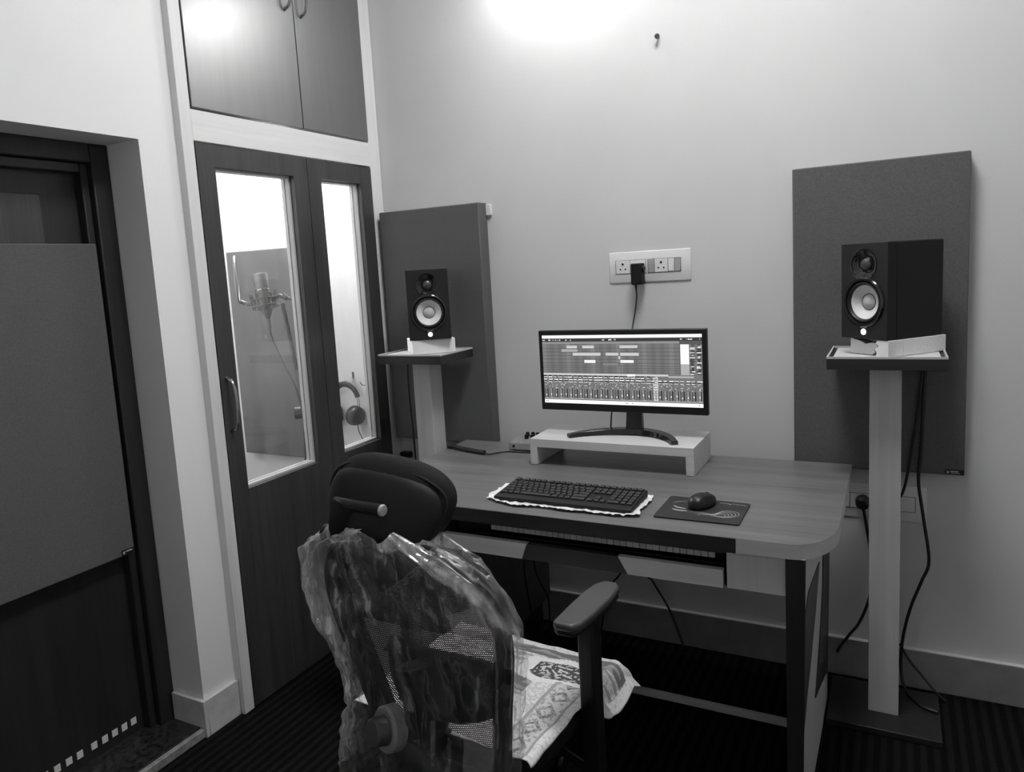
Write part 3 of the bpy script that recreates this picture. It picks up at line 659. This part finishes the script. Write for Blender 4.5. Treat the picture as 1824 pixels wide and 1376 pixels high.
# ------------------------------------------------------------------ keyboard, wrap, mouse, mat
kb_o = thing('computer_keyboard', (1.142, -.722, DZ + .008), 'black computer keyboard lying on white plastic wrap on the desk', 'keyboard', R(-.6))
kx, ky = .212, .077
b = MB(); b.hexa([(-kx, -ky, 0), (-kx, -ky, .009), (-kx, ky, 0), (-kx, ky, .021), (kx, -ky, 0), (kx, -ky, .009), (kx, ky, 0), (kx, ky, .021)])
build(b, 'base', 'black_matt', kb_o, bevel=.003, seg=3, local=True)
def slope(y): return .009 + (y + ky) / (2 * ky) * .012
u = .0184; xs0 = -kx + .006
rows = [(.064, [1, -.6, 1, 1, 1, 1, -.4, 1, 1, 1, 1, -.4, 1, 1, 1, 1, -.25, 1, 1, 1, -.25, 1, 1, 1, 1]),
        (.038, [1] * 13 + [1.6, -.25, 1, 1, 1, -.25, 1, 1, 1, 1]), (.0185, [1.4] + [1] * 12 + [1.2, -.25, 1, 1, 1, -.25, 1, 1, 1, 1]),
        (-.001, [1.7] + [1] * 11 + [1.9, -.25, -3, -.25, 1, 1, 1, 1]), (-.0205, [2.1] + [1] * 10 + [2.5, -.25, -1, 1, -1, -.25, 1, 1, 1, 1]),
        (-.040, [1.3, 1, 1.2, 5.4, 1.2, 1, 1.1, 1.4 + 1.0, -.25, 1, 1, 1, -.25, 2, 1, 1])]
protos = {}
for y, ks in rows:
    tot = sum(abs(k) for k in ks); un = (2 * kx - .012) / tot; x = xs0
    for k in ks:
        if k > 0:
            key = round(k * un, 4)
            if key not in protos:
                w2 = k * un - .0022; b = MB(); c = .0014
                b.hexa([(0, -.0082, 0), (c, -.0070, .0062), (0, .0082, 0), (c, .0070, .0062), (w2, -.0082, 0), (w2 - c, -.0070, .0062), (w2, .0082, 0), (w2 - c, .0070, .0062)])
                o = build(b, 'key', 'key', kb_o, bevel=.0008, seg=1, local=True); protos[key] = o
            else:
                o = protos[key].copy(); COL.objects.link(o)
            o.location = (x + .001, y, slope(y) - .001); o.rotation_euler = (math.atan(.012 / .154), 0, 0)
        x += abs(k) * un
def wrap(u, v):
    x = .895 + u * .475 + .010 * mnoise.noise((v * 5, 1.3, 0)); y = -.815 + v * (.175) + .010 * mnoise.noise((u * 6, 0, 3)) - .004
    if v < .02: y += .008 * math.sin(u * 19)
    if u > .85: y += (u - .85) * .10
    if u < .1: y += (.1 - u) * .3 * (1 - v)
    ed = max(0, 1 - min(min(v, 1 - v) / .16, min(u, 1 - u) / .08))
    z = DZ + .0018 + .0042 * (0.5 + mnoise.noise((u * 30, v * 10, 2))) * 1.0 + ed * .004 * (1 + mnoise.noise((u * 55, v * 20, 7)))
    return Vector((x, y, z))
tag(build(MB().grid(wrap, 110, 40), 'plastic_wrap', 'paper', solid=.0008), 'crumpled white plastic wrap under the computer keyboard', 'wrap')
b = MB(); poly = rc(1.633 - .008, -.784 + .008 - .004, .008, -90, 0, 4) + rc(1.625, -.620, .008, 0, 90, 4) + rc(1.418, -.612, .008, 90, 180, 4) + rc(1.418, -.782, .008, 180, 270, 4)
b.prism(poly, DZ + .0008, DZ + .004, 'Z', 0)
def ln(pts, w):
    ps = spline([(x, y, DZ + .0042) for x, y in pts], 10); n = len(ps)
    for i in range(n - 1):
        t = (ps[i + 1] - ps[i]).normalized(); nn = Vector((-t.y, t.x, 0)); wa = w * math.sin(PI * (i + .15) / n) ** .5 if i else w * .2; wb = w * math.sin(PI * (i + 1 - .1) / n) ** .5 if i < n - 2 else w * .1
        b.quad([ps[i] - nn * wa, ps[i] + nn * wa, ps[i + 1] + nn * wb, ps[i + 1] - nn * wb], 1)
ln([(1.440, -.688), (1.455, -.700), (1.478, -.706)], .0032); ln([(1.442, -.715), (1.462, -.724), (1.486, -.722)], .0038)
ln([(1.432, -.665), (1.448, -.648), (1.47, -.645)], .001)
for k in range(5):
    r = .030 - k * .005; cx, cy = 1.590 - k * .003, -.716 - k * .004
    ln([(1.47 + k * .014, -.728 - k * .006), (1.52, -.722 - k * .005), (1.555, -.728 - k * .002), (cx - r * .4, cy + r * .75), (cx + r * .6, cy + r * .75), (cx + r, cy), (cx + r * .5, cy - r * .8), (cx - r * .4, cy - r), (cx - r * 1.6, cy - r * .7)], .0009)
rg = random.Random(5)
for k in range(9):
    x = 1.555 + k * .0078; ln([(x, -.629), (x + .003, -.633 + rg.uniform(-.003, .003)), (x + .0065, -.629 + rg.uniform(-.003, .002))], .0013)
tag(build(b, 'mouse_mat', ['pad', 'pad_line'], smooth=0), 'black mouse mat with pale swirl print on the desk', 'mouse mat')
ms = thing('computer_mouse', (1.513, -.662, DZ + .0043), 'black computer mouse sitting on the mouse mat', 'mouse', R(-14))
def mwarp(q):
    if q.z < 0: q.z *= .12
    q.z *= (1 + .25 * (-q.y / .055)); q.x *= (1 - .12 * max(0, q.y / .055)) ; return q
build(MB().ellipsoid((0, 0, .004), (.031, .055, .030), p=2.4, warp=mwarp, nu=36, nv=24), 'shell', 'black', ms, local=True)
build(MB().cyl((-.004, .026, .0225), (.004, .026, .0225), .0075), 'scroll_wheel', 'rubber', ms, local=True)

# ------------------------------------------------------------------ mixer box and padded cable on the desk
ai = thing('audio_mixer', (.79, -.18, DZ), 'small grey audio mixer box with knobs left of the riser', 'mixer')
b = MB(); b.hexa([(.690, -.232, DZ + .003), (.690, -.226, DZ + .032), (.690, -.125, DZ + .003), (.690, -.130, DZ + .042), (.848, -.232, DZ + .003), (.848, -.226, DZ + .032), (.848, -.125, DZ + .003), (.848, -.130, DZ + .042)])
build(b, 'case', 'mid_grey', ai, bevel=.005, seg=3)
for i, (x, y) in enumerate(((.735, -.152), (.757, -.150), (.777, -.152), (.742, -.178), (.766, -.178), (.79, -.178), (.80, -.152))):
    z = DZ + .032 + (y + .226) / .096 * .010
    k = build(MB().lathe([(.0075, -.002), (.0072, .012), (.0062, .016), (.001, .0165)], 16, Matrix.Translation((x, y, z))), 'knob', 'black', ai)
build(MB().cyl((.775, -.2015, DZ + .034), (.775, -.2015, DZ + .038), .005, n=12), 'button', 'white_plastic', ai)
build(MB().cyl((.712, -.2315, DZ + .018), (.712, -.227, DZ + .018), .005), 'jack', 'black', ai)
t = thing('cable_sleeve', (.53, -.30, DZ), 'long black padded cable sleeve lying on the desk beside the left stand', 'cable')
build(MB().tube(spline([(.440, -.262, DZ + .008), (.470, -.268, DZ + .012), (.52, -.287, DZ + .010), (.58, -.303, DZ + .009), (.634, -.317, DZ + .009)]), [.006] + [.0085] * 31 + [.0088], 12), 'sleeve', 'rubber', t)
build(MB().tube(spline([(.633, -.317, DZ + .009), (.648, -.316, DZ + .004), (.668, -.290, DZ + .004), (.70, -.262, DZ + .004), (.74, -.258, DZ + .004), (.79, -.250, DZ + .004), (.82, -.236, DZ + .010)]), .0026), 'cord', 'rubber', t)

# ------------------------------------------------------------------ loose cables and plugs
cable('speaker_cable', [(2.075, -.057, 1.21), (2.062, -.057, 1.10), (2.053, -.057, .83), (2.047, -.057, .72), (2.062, -.05, .60), (2.079, -.05, .46), (2.060, -.05, .39), (2.034, -.05, .31), (2.018, -.045, .24), (2.006, -.05, .16), (2.005, -.055, .07), (2.02, -.10, .030), (2.06, -.17, .030), (2.104, -.19, .030)], .0048, 'black cable hanging from the right speaker down to the floor')
cable('speaker_cable', [(2.058, -.057, 1.21), (2.054, -.057, 1.07), (2.043, -.057, .95), (2.025, -.057, .80), (2.007, -.055, .69), (1.985, -.04, .64), (1.965, -.03, .63)], .0040, 'thinner black cable running behind the right stand column to the socket')
cable('floor_cable', [(2.000, -.022, .150), (2.03, -.03, .10), (2.068, -.05, .062), (2.100, -.07, .032), (2.13, -.075, .006)], .0040, 'short black cable lying against the skirting right of the right stand')
pg = thing('power_plug', (1.892, -.03, .60), 'black round power plug in the low socket beside the desk', 'plug')
build(MB().lathe([(.021, 0), (.023, .012), (.021, .035), (.012, .042)], 24, Matrix.Translation((1.889, -.014, .628)) @ Matrix.Rotation(R(90), 4, 'X')), 'plug_body', 'rubber', pg)
build(MB().tube(spline([(1.890, -.04, .612), (1.895, -.042, .585), (1.908, -.04, .499), (1.918, -.035, .40), (1.909, -.035, .298), (1.880, -.035, .21), (1.853, -.035, .165), (1.82, -.035, .11), (1.812, -.035, .09)]), .0048), 'cord', 'rubber', pg)
cable('speaker_cable', [(.26, -.10, 1.21), (.165, -.09, 1.15), (.163, -.10, 1.09), (.166, -.11, .964), (.181, -.12, .746), (.185, -.12, .40), (.19, -.12, .02)], .0035, 'thin black cable hanging behind the left speaker stand')
cable('desk_cable', [(.84, -.43, .634), (.83, -.43, .43), (.832, -.42, .32), (.83, -.39, .22), (.83, -.345, .15), (.84, -.33, .02)], .003, 'thin black cable under the desk nearest the chair back')
cable('desk_cable', [(.83, -.34, .634), (.82, -.33, .40), (.82, -.31, .33), (.815, -.25, .25), (.81, -.20, .18), (.80, -.19, .02)], .003, 'second thin black cable under the desk, behind the first')
cable('desk_cable', [(1.10, -.06, .634), (1.15, -.05, .30), (1.172, -.04, .251), (1.236, -.04, .143), (1.29, -.06, .02)], .004, 'black cable slanting down the wall under the desk drawer tray')
cable('desk_cable', [(1.09, -.05, .60), (1.072, -.04, .32), (1.041, -.04, .254), (.998, -.04, .19), (.96, -.05, .02)], .0035, 'black cable under the desk behind the chair armrest')
pl = thing('wall_plug', (.06, -.02, .64), 'small black plug on the wall below the left acoustic panel', 'plug')
box_obj('plug_body', (.036, .084, -.03, 0, .650, .676), 'black', pl, bevel=.003)
build(MB().tube(spline([(.06, -.02, .65), (.062, -.024, .55), (.07, -.03, .02)]), .003), 'cord', 'rubber', pl)

# ------------------------------------------------------------------ things inside the booth
def hook(x, z, label):
    o = thing('wall_hook', (x, 0, z - .03), label, 'hook', 0, 'steel hooks on the booth wall')
    build(MB().box(x - .005, x + .005, -.003, 0, z - .014, z + .018), 'back_plate', 'dark_metal', o, bevel=.001)
    build(MB().tube(spline([(x, -.003, z - .008), (x, -.006, z - .024), (x - .006, -.018, z - .034), (x - .016, -.030, z - .032), (x - .022, -.036, z - .018)]), .0022), 'hook_arm', 'metal', o)
    for zz in (z + .010, z - .004): build(MB().cyl((x, -.0045, zz), (x, -.003, zz), .003, n=10), 'screw', 'black', o)
hook(-.215, 1.012, 'steel wall hook that holds the headphones in the booth')
hook(-.128, 1.008, 'empty steel wall hook right of the headphones in the booth')
hp = thing('headphones', (-.232, -.04, .77), 'black headphones hanging on the booth wall hook', 'headphones')
cx, cz, rr = -.245, .905, .072
band = [(cx + rr * math.cos(R(a)), -.032, cz + rr * math.sin(R(a))) for a in range(10, 171, 8)]
build(MB().tube(band, .0115, 10, flat=1.3), 'headband', 'black_matt', hp)
for s in (1, -1):
    x = cx + s * rr
    y = MB()
    for dy in (-.006, .006): y.tube([(x, -.032 + dy, cz + .012), (x + s * .001, -.032 + dy, cz - .035)], .0018, 6)
    build(y, 'yoke', 'metal', hp)
    e = MB(); mt = Matrix.Translation((x - s * .012, -.038, cz - .072)) @ Matrix.Rotation(R(90), 4, 'Y') @ Matrix.Rotation(R(18 * s), 4, 'X')
    e.lathe([(.024, -.028), (.040, -.024), (.043, -.012), (.043, .004), (.040, .014), (.030, .022), (.012, .024)], 28, mt)
    ec = build(e, 'ear_cup', 'black', hp)
    build(MB().lathe([(.040, -.012 * 1), (.046, -.006), (.046, .002), (.040, .006)], 28, mt @ Matrix.Translation((0, 0, -s * .014))), 'ear_pad', 'rubber', ec)
build(MB().tube(spline([(cx + rr - .012, -.036, cz - .112), (cx + rr - .010, -.030, cz - .15), (cx + rr + .002, -.02, cz - .20), (cx + rr + .01, -.02, cz - .30)]), .0022), 'cord', 'rubber', hp)
# microphone stand with boom
SY = -.42
st = thing('microphone_stand', (-.118, SY, 0), 'dark microphone boom stand behind the left booth glass', 'microphone stand')
build(MB().cyl((-.115, SY, .02), (-.115, SY, .86), .011), 'pole', 'dark_metal', st)
build(MB().tube([(-.118, SY, .66), (-.135, SY, .93), (-.145, SY, 1.10)], .013), 'upper_pole', 'dark_metal', st)
build(MB().tube([(-.118, SY, .80), (-.145, SY, 1.02), (-.198, SY, 1.372)], .0085), 'boom_arm', 'black', st)
build(MB().cyl((-.165, SY - .022, .928), (-.112, SY + .01, .928), .026, n=24), 'clutch_knob', 'black', st)
for a in (20, 140, 260):
    build(MB().tube([(-.115, SY, .16), (-.115 + .20 * math.cos(R(a)), SY + .20 * math.sin(R(a)), .012)], .009), 'leg', 'dark_metal', st)
build(MB().tube([(-.175, SY, 1.392), (-.21, SY, 1.405), (-.245, SY, 1.395)], .009), 'boom_head', 'black', st)
build(MB().tube([(-.19, SY, 1.41), (-.155, SY, 1.388)], .005), 'wing_screw', 'black', st)
# condenser mic
mc = thing('condenser_microphone', (-.29, SY, 1.32), 'silver studio condenser microphone held upright in the booth', 'microphone')
mt = Matrix.Translation((-.290, SY, 1.345)) @ Matrix.Rotation(R(-8), 4, 'Y')
build(MB().lathe([(.006, -.035), (.010, -.03), (.022, -.005), (.026, 0), (.026, .085)], 28, mt), 'body', 'dark_metal', mc)
g = MB(); g.lathe([(.027, .085), (.0285, .09), (.0315, .145), (.0290, .152), (.012, .155), (.001, .155)], 28, mt); build(g, 'grille', 'mic_mesh', mc)
build(MB().lathe([(.0285, .083), (.0295, .086), (.0285, .090)], 28, mt, cap=False), 'grille_ring', 'metal', mc)
# shock mount
sm = thing('shock_mount', (-.29, SY, 1.33), 'spidery elastic shock mount cradling the booth microphone', 'microphone mount')
for z, r in ((.022, .052), (.050, .052)):
    build(MB().tube([mt @ Vector((r * math.cos(2 * PI * i / 32), r * math.sin(2 * PI * i / 32), z)) for i in range(32)], .0028, 8, closed=True), 'ring', 'dark_metal', sm)
for z in (.005, .072):
    build(MB().tube([mt @ Vector((.029 * math.cos(2 * PI * i / 28), .029 * math.sin(2 * PI * i / 28), z)) for i in range(28)], .0025, 8, closed=True), 'inner_ring', 'dark_metal', sm)
for i in range(8):
    a = 2 * PI * i / 8 + .2; c, s = math.cos(a), math.sin(a)
    build(MB().tube([mt @ Vector((.052 * c, .052 * s, .012)), mt @ Vector((.056 * c, .056 * s, .075))], .003, 6), 'strut', 'dark_metal', sm)
    build(MB().tube([mt @ Vector((.056 * c, .056 * s, .075)), mt @ Vector((.03 * c, .03 * s, .005)), mt @ Vector((.052 * c, .052 * s, .012))], .0016, 6), 'elastic_cord', 'rubber', sm)
build(MB().tube([mt @ Vector((.052, 0, .036)), (-.235, SY, 1.392)], .005), 'bracket', 'dark_metal', sm)
pf = thing('pop_filter', (-.42, SY, 1.36), 'round pop filter seen edge-on beside the booth microphone', 'pop filter')
mtp = Matrix.Translation((-.432, SY - .01, 1.478)) @ Matrix.Rotation(R(135), 4, 'Z') @ Matrix.Rotation(R(90), 4, 'X')
build(MB().tube([mtp @ Vector((.095 * math.cos(2 * PI * i / 40), .095 * math.sin(2 * PI * i / 40), 0)) for i in range(40)], .005, 8, closed=True), 'hoop', 'mid_grey', pf)
build(MB().lathe([(.094, -.001), (.094, .001)], 40, mtp), 'screen_cloth', 'mic_mesh', pf)
build(MB().tube(spline([(-.43, SY, 1.385), (-.40, SY, 1.375), (-.37, SY - .01, 1.376), (-.342, SY, 1.386)]), .010, 10), 'gooseneck', 'dark_metal', pf)
xc = thing('microphone_cable', (-.27, SY, .9), 'thin dark cable running from the microphone to its stand', 'cable')
build(MB().cyl((-.283, SY, 1.262), (-.285, SY, 1.312), .0085, .0095), 'connector', 'dark_metal', xc)
build(MB().tube(spline([(-.283, SY, 1.266), (-.270, SY, 1.22), (-.225, SY, 1.13), (-.155, SY - .013, 1.02), (-.128, SY - .022, .90), (-.14, SY - .02, .60), (-.15, SY, .02)]), .0036), 'cord', 'rubber', xc)

# ------------------------------------------------------------------ office chair (local coordinates, sits facing the desk)
cr_o = thing('office_chair', (1.10, -1.15, 0), 'black mesh-backed swivel chair wrapped in clear film in front of the desk', 'chair', R(-5))
def CB(mb, name, mat, parent=cr_o, **k): return build(mb, name, mat, parent, local=True, **k)
def by(z): return -.255 - .175 * (z - .44)            # lean of the backrest
# base
hub = MB(); hub.lathe([(.035, .07), (.04, .10), (.03, .13)], 24); hub = CB(hub, 'base_hub', 'black')
for i in range(5):
    a = R(72 * i + 18); c, s = math.cos(a), math.sin(a)
    lg = CB(MB().tube([(.02 * c, .02 * s, .105), (.16 * c, .16 * s, .095), (.30 * c, .30 * s, .072)], [.026, .021, .015], 10), 'base_leg', 'black')
    w = MB(); w.cyl((.30 * c - .02 * s, .30 * s + .02 * c, .026), (.30 * c - .006 * s, .30 * s + .006 * c, .026), .026); w.cyl((.30 * c + .006 * s, .30 * s - .006 * c, .026), (.30 * c + .02 * s, .30 * s - .02 * c, .026), .026); w.cyl((.30 * c, .30 * s, .03), (.30 * c, .30 * s, .07), .006)
    CB(w, 'castor', 'rubber', lg)
CB(MB().lathe([(.026, .12), (.026, .24), (.016, .24), (.016, .36)], 20), 'gas_lift', 'black')
CB(MB().box(-.09, .09, -.14, .10, .35, .395), 'tilt_mechanism', 'black', bevel=.01)
def seatw(q): q.z += - .004 - .02 * max(0, q.y / .23) ** 2; return q
CB(MB().ellipsoid((0, -.02, .415), (.245, .235, .032), p=5, warp=seatw, nu=48, nv=16), 'seat', 'black_matt')
# backrest frame: closed loop
half = [(.912, .05), (.905, .10), (.885, .150), (.85, .192), (.80, .212), (.73, .214), (.66, .202), (.58, .185), (.50, .170), (.43, .155), (.37, .12), (.345, .04)]
CX = .025
loop = [(x + CX, by(z), z) for z, x in half] + [(-x + CX, by(z), z) for z, x in half[::-1]]
lp = spline(loop + [loop[0]], 5)[:-1]
fb = CB(MB().tube(lp, .0175, 12, closed=True, flat=1.85), 'back_frame', 'black')
# mesh panel
def width(z):
    for (za, xa), (zb, xb) in zip(half, half[1:]):
        if zb <= z <= za: t = (z - zb) / (za - zb); return xb + (xa - xb) * t
    return .03
def mesh_fn(u, v):
    z = .35 + v * .555; w = width(z); x = (u * 2 - 1) * w
    return Vector((x + CX, by(z) + .028 * (1 - (u * 2 - 1) ** 2) * math.sin(PI * v), z))
CB(MB().grid(mesh_fn, 24, 40), 'back_mesh', 'weave')['label'] = 'see-through woven back mesh'
# spine, lumbar support
sp_ = [(0.0, by(z) - .035, z) for z in (.38, .46, .54)]
b = MB(); b.tube(spline([(.0, -.04, .355), (.01, -.14, .365), (.016, -.225, .40), (.018, -.285, .47), (.02, by(.56) - .022, .56), (.022, by(.64) - .018, .64)], 8), [.040] * 24 + [.046] * 9 + [.052] * 8, 12, flat=.4)
CB(b, 'spine', 'black')
b = MB(); b.tube(spline([(.02, by(.84) - .012, .84), (.0, by(.875) - .018, .875), (-.035, by(.905) - .022, .905), (-.062, by(.93) - .012, .935)], 8), [.022] + [.05] * 12 + [.042] * 12, 12, flat=.4)
CB(b, 'neck_post', 'black')
def lumb(q): q.y += .25 * q.x * q.x / .12; return q
CB(MB().ellipsoid((.028, by(.575) - .004, .585), (.165, .016, .080), p=3, warp=lumb), 'lumbar_pad', 'black_matt')
kmat = Matrix.Translation((-.056, by(.478) - .070, .482)) @ Vector((-.30, -.92, .2)).to_track_quat('Z', 'Y').to_matrix().to_4x4()
kn = CB(MB().lathe([(.044, -.02), (.049, -.016), (.049, .010), (.044, .016), (.034, .014)], 36, kmat), 'lumbar_knob', 'mid_grey')
CB(MB().lathe([(.034, .012), (.031, .016), (.030, .040), (.026, .044), (.001, .044)], 32, kmat), 'knob_centre', 'arm_pad', kn)
CB(MB().tube([(-.05, by(.478) - .05, .482), (.008, -.30, .46)], .018), 'knob_arm', 'black', kn)
# headrest bracket
b = MB(); b.tube(spline([(-.078, -.350, .918), (-.078, -.374, .955), (-.066, -.366, .999)], 6), .044, 12, flat=.35)
CB(b, 'headrest_bracket', 'black_matt')
for xa, xb, y, z, r in ((-.165, .012, -.362, .921, .0185), (-.105, .022, -.384, 1.001, .0120)):
    h = CB(MB().cyl((xa, y, z), (xb, y, z), r, n=28), 'hinge_barrel', 'black_matt')
    cp = MB(); cp.lathe([(r, 0), (r * 1.02, .003), (r * .85, .006), (.001, .0065)], 28, Matrix.Translation((xb, y, z)) @ Matrix.Rotation(R(90), 4, 'Y'))
    CB(cp, 'end_cap', 'grey_plastic', h)['label'] = 'pale round end cap'
# headrest
def headw(q):
    q.y += 1.5 * q.x * q.x
    t = (q.z + .08) / .16; q.y += .03 * t
    q.z += -.45 * q.x * q.x
    q.x *= 1 - .10 * max(0, -q.z / .08)
    return q
hm = Matrix.Translation((-.030, -.352, 1.015)) @ Matrix.Rotation(R(-12), 4, 'X') @ Matrix.Rotation(R(3), 4, 'Y')
hc = CB(MB().ellipsoid((0, .014, 0), (.158, .040, .083), hm, p=2.9, warp=headw, nu=48, nv=28), 'headrest', 'headrest')
CB(MB().ellipsoid((0, -.008, -.016), (.155, .030, .070), hm, p=3.2, warp=headw, nu=48, nv=24), 'headrest_shell', 'black_matt', hc)
b = MB(); ps = []
for i in range(41):
    a = PI * (i / 40); q = headw(Vector((.160 * math.copysign(abs(math.cos(a)) ** .7, math.cos(a)), -.014, .002 + .060 * abs(math.sin(a)) ** .7))); ps.append(hm @ q)
CB(b.tube(ps, .003, 6), 'piping', 'black_matt', hc)
# armrests
for s in (1, -1):
    ap = MB(); poly = [(-.030, -.105), (-.034, -.03), (-.036, .05), (-.030, .100), (-.016, .122), (.016, .124), (.030, .105), (.036, .05), (.036, -.03), (.030, -.09), (.018, -.110), (-.018, -.112)]
    ap.prism([(s * .262 + x * (1 if s > 0 else -1), y * 1.06 + .012) for x, y in poly], .672, .690, 'Z')
    arm = CB(ap, 'armrest_pad', 'arm_pad', bevel=.006, seg=4)
    ap = MB(); ap.prism([(s * .262 + x * .96 * (1 if s > 0 else -1), y * 1.02 + .012) for x, y in poly], .660, .673, 'Z'); CB(ap, 'pad_carrier', 'black', arm, bevel=.003)
    po = CB(MB().box(s * .268 - .020, s * .268 + .020, -.022, .026, .27, .661), 'armrest_post', 'black', bevel=.007, seg=3)
    CB(MB().hexa([(s * .08, -.02, .345), (s * .08, -.02, .375), (s * .08, .024, .345), (s * .08, .024, .375), (s * .286, -.02, .268), (s * .286, -.02, .300), (s * .286, .024, .268), (s * .286, .024, .300)]), 'arm_bracket', 'black', po, bevel=.004)

# clear film wrapped around the backrest
FW = [(.952, -.04, .06), (.940, -.12, .10), (.915, -.18, .165), (.88, -.228, .235), (.85, -.240, .262), (.785, -.246, .292), (.727, -.246, .288), (.64, -.220, .268), (.56, -.206, .250), (.49, -.210, .236), (.42, -.238, .220), (.36, -.258, .212), (.28, -.285, .205)]
def fw(z):
    z = min(z, FW[0][0] - 1e-4)
    for (za, a0, a1), (zb, b0, b1) in zip(FW, FW[1:]):
        if zb <= z <= za: t = (z - zb) / (za - zb); return b0 + (a0 - b0) * t, b1 + (a1 - b1) * t
    return FW[-1][1:]
def ridge(p): return 1 - abs(mnoise.noise(p)) * 2
def film_fn(u, v):
    z = .28 + v * .672; l, r = fw(z); a = 2 * PI * u; ca, sa = math.cos(a), math.sin(a)
    hw = (r - l) / 2; cx = (r + l) / 2
    dep = .050 + .02 * (1 - v)
    x = cx + hw * math.copysign(abs(ca) ** .75, ca); y = by(z) + dep * math.copysign(abs(sa) ** .8, sa) - .012
    f = .006 * mnoise.noise((u * 30, v * 2.2, 0)) + .007 * ridge((u * 13 + v * 3, v * 4.5, 5)) + .0035 * mnoise.noise((u * 60, v * 14, 9)) + .004 * mnoise.noise((u * 9, v * 22, 3))
    k = 1.0 + 1.6 * max(0, -ca) * (1 if v > .5 else .8)
    n = Vector((ca, sa * 1.2, .25 * mnoise.noise((u * 20, v * 20, 1)))).normalized()
    zz = z + .012 * mnoise.noise((u * 14, v * 3, 11)) * (1 if v < .9 else 2.2) 
    if v > .97: zz += .012 * math.sin(u * 37)
    return Vector((x, y, zz)) + n * f * k
fm = CB(MB().grid(film_fn, 300, 150, closed_u=True), 'plastic_film', 'film', smooth=R(60)); fm['label'] = 'clear crinkled plastic film around the backrest'
rl = random.Random(11); LN = [(rl.uniform(.53, .97), rl.uniform(-.03, .03), a_, a_ + rl.uniform(.12, .45), rl.uniform(0, 6)) for a_ in [rl.uniform(0, .75) for _ in range(26)]]
NV = 151; attr = fm.data.attributes.new('layers', 'FLOAT', 'POINT'); vals = []
for i in range(300):
    for j in range(NV):
        u, v = i / 300, j / 150; q = mnoise.noise((u * 16, v * 9, 21)) * .5 + .5
        m = .75 * math.exp(-((u - .53) / .055) ** 2) * (.35 + .9 * q)
        m += 1.1 * math.exp(-((u - (.955 - .10 * max(0, v - .75) * 4)) / .030) ** 2) * max(0, min(1, (v - .70) / .08)) * (.5 + .7 * q)
        m += .35 * math.exp(-((u - .565) / .035) ** 2) * max(0, min(1, (.62 - v) / .2)) * (.3 + q)
        m += .7 * max(0, v - .93) / .07 * (.4 + q) + .35 * math.exp(-((u - .70) / .02) ** 2) * max(0, v - .7) * 3 * q
        for u0, du, va, vb, ph in LN:
            if va < v < vb and abs(u - u0 - du * math.sin((v - va) * 5 + ph)) < .0030: m += .55
        vals.append(min(1, m))
attr.data.foreach_set('value', vals)
def patch(c, du, dv, bend=0):
    def fn(u, v):
        p = Vector(c) + Vector(du) * (u - .5) + Vector(dv) * (v - .5); p.y += .004 * mnoise.noise((u * 4, v * 4, c[0] * 50)); return p
    CB(MB().grid(fn, 10, 10), 'tape_patch', 'tape', fm)['label'] = 'translucent square tape patch'
patch((.217, by(.808) - .066, .808), (.062, .02, .026), (.022, .0, -.046))
patch((.188, by(.49) - .080, .495), (.066, .012, .006), (-.03, .01, -.175))
# seat cloth: thing of its own
def cloth_pat(u, v):
    # pale printed textile: bands, a hexagon medallion and a border (0 pale .. 4 dark)
    n = mnoise.noise((u * 55, v * 55, 0)); n2 = mnoise.noise((u * 12, v * 40, 4))
    x, y = u, v
    if x > .955 or y > .97: return 0 if n < .3 else 1
    if .80 < x < .955 and y < .62:                      # patterned border down the right side
        if x < .815 or x > .94: return 2
        c = abs(((y * 7) % 1) - .5) + abs((x - .878) / .06) * .5
        return (3 if n > 0 else 2) if .25 < c < .45 else (1 if n > -.2 else 2)
    hx, hy = (x - .70) / .13, (y - .70) / .085
    if max(abs(hx), abs(hx) * .5 + abs(hy) * .87) < 1: return (4 if n > -.1 else 1) if max(abs(hx), abs(hx) * .5 + abs(hy) * .87) < .92 else 4
    if max(abs(hx), abs(hx) * .5 + abs(hy) * .87) < 1.5: return 0
    if y > .90: return 0 if n < .25 else 1
    if .82 < y < .90: return 3 if n2 > -.15 else 2
    if y < .62 and x > .70: return 1 if n < .1 else 0
    if .45 < y < .60: return 3 if n2 > 0 else 2
    if y < .1: return 1 if n > 0 else 0
    return 2 if n2 > .1 else 1 if n > 0 else 0
CG = [plain('cloth_%s' % k, v, .85, nz=.12, scale=200) for k, v in (('white', .70), ('pale', .55), ('grey', .33), ('slate', .16), ('dark', .06))]
def cloth_fn(u, v):
    y = -.25 + v * .465; k = max(0, min(1, (y - .03) / .03)); x = -.25 + u * (.505 + .065 * k * k * (3 - 2 * k))
    y += .03 * (u - .5) * (1 if v > .5 else 0) * (v - .5) * 2
    z = .4525 + .006 * mnoise.noise((u * 5, v * 5, 2)) + .003 * mnoise.noise((u * 13, v * 13, 8))
    ov = max(0, x - .238)
    if ov > 0:
        bend = min(ov / .05, 1); z -= (ov * (1.6 - .9 * k)) * bend * (.9 + .4 * math.sin(v * 9 + 1)); x -= ov * (.75 - .4 * k) * bend
    ovy = max(0, y - .19); z -= ovy * .9
    if x < -.24: z -= (-.24 - x)
    return Vector((x, y, z))
cl = build(MB().grid(cloth_fn, 170, 150, cloth_pat), 'seat_cloth', CG, local=True, solid=.002)
cl.location = (1.10, -1.15, 0); cl.rotation_euler = (0, 0, R(-5)); cl.data.transform(Matrix.Translation((0, 0, -.40))); cl.location.z = .40
tag(cl, 'pale printed cloth with a dark hexagon draped over the chair seat', 'cloth')
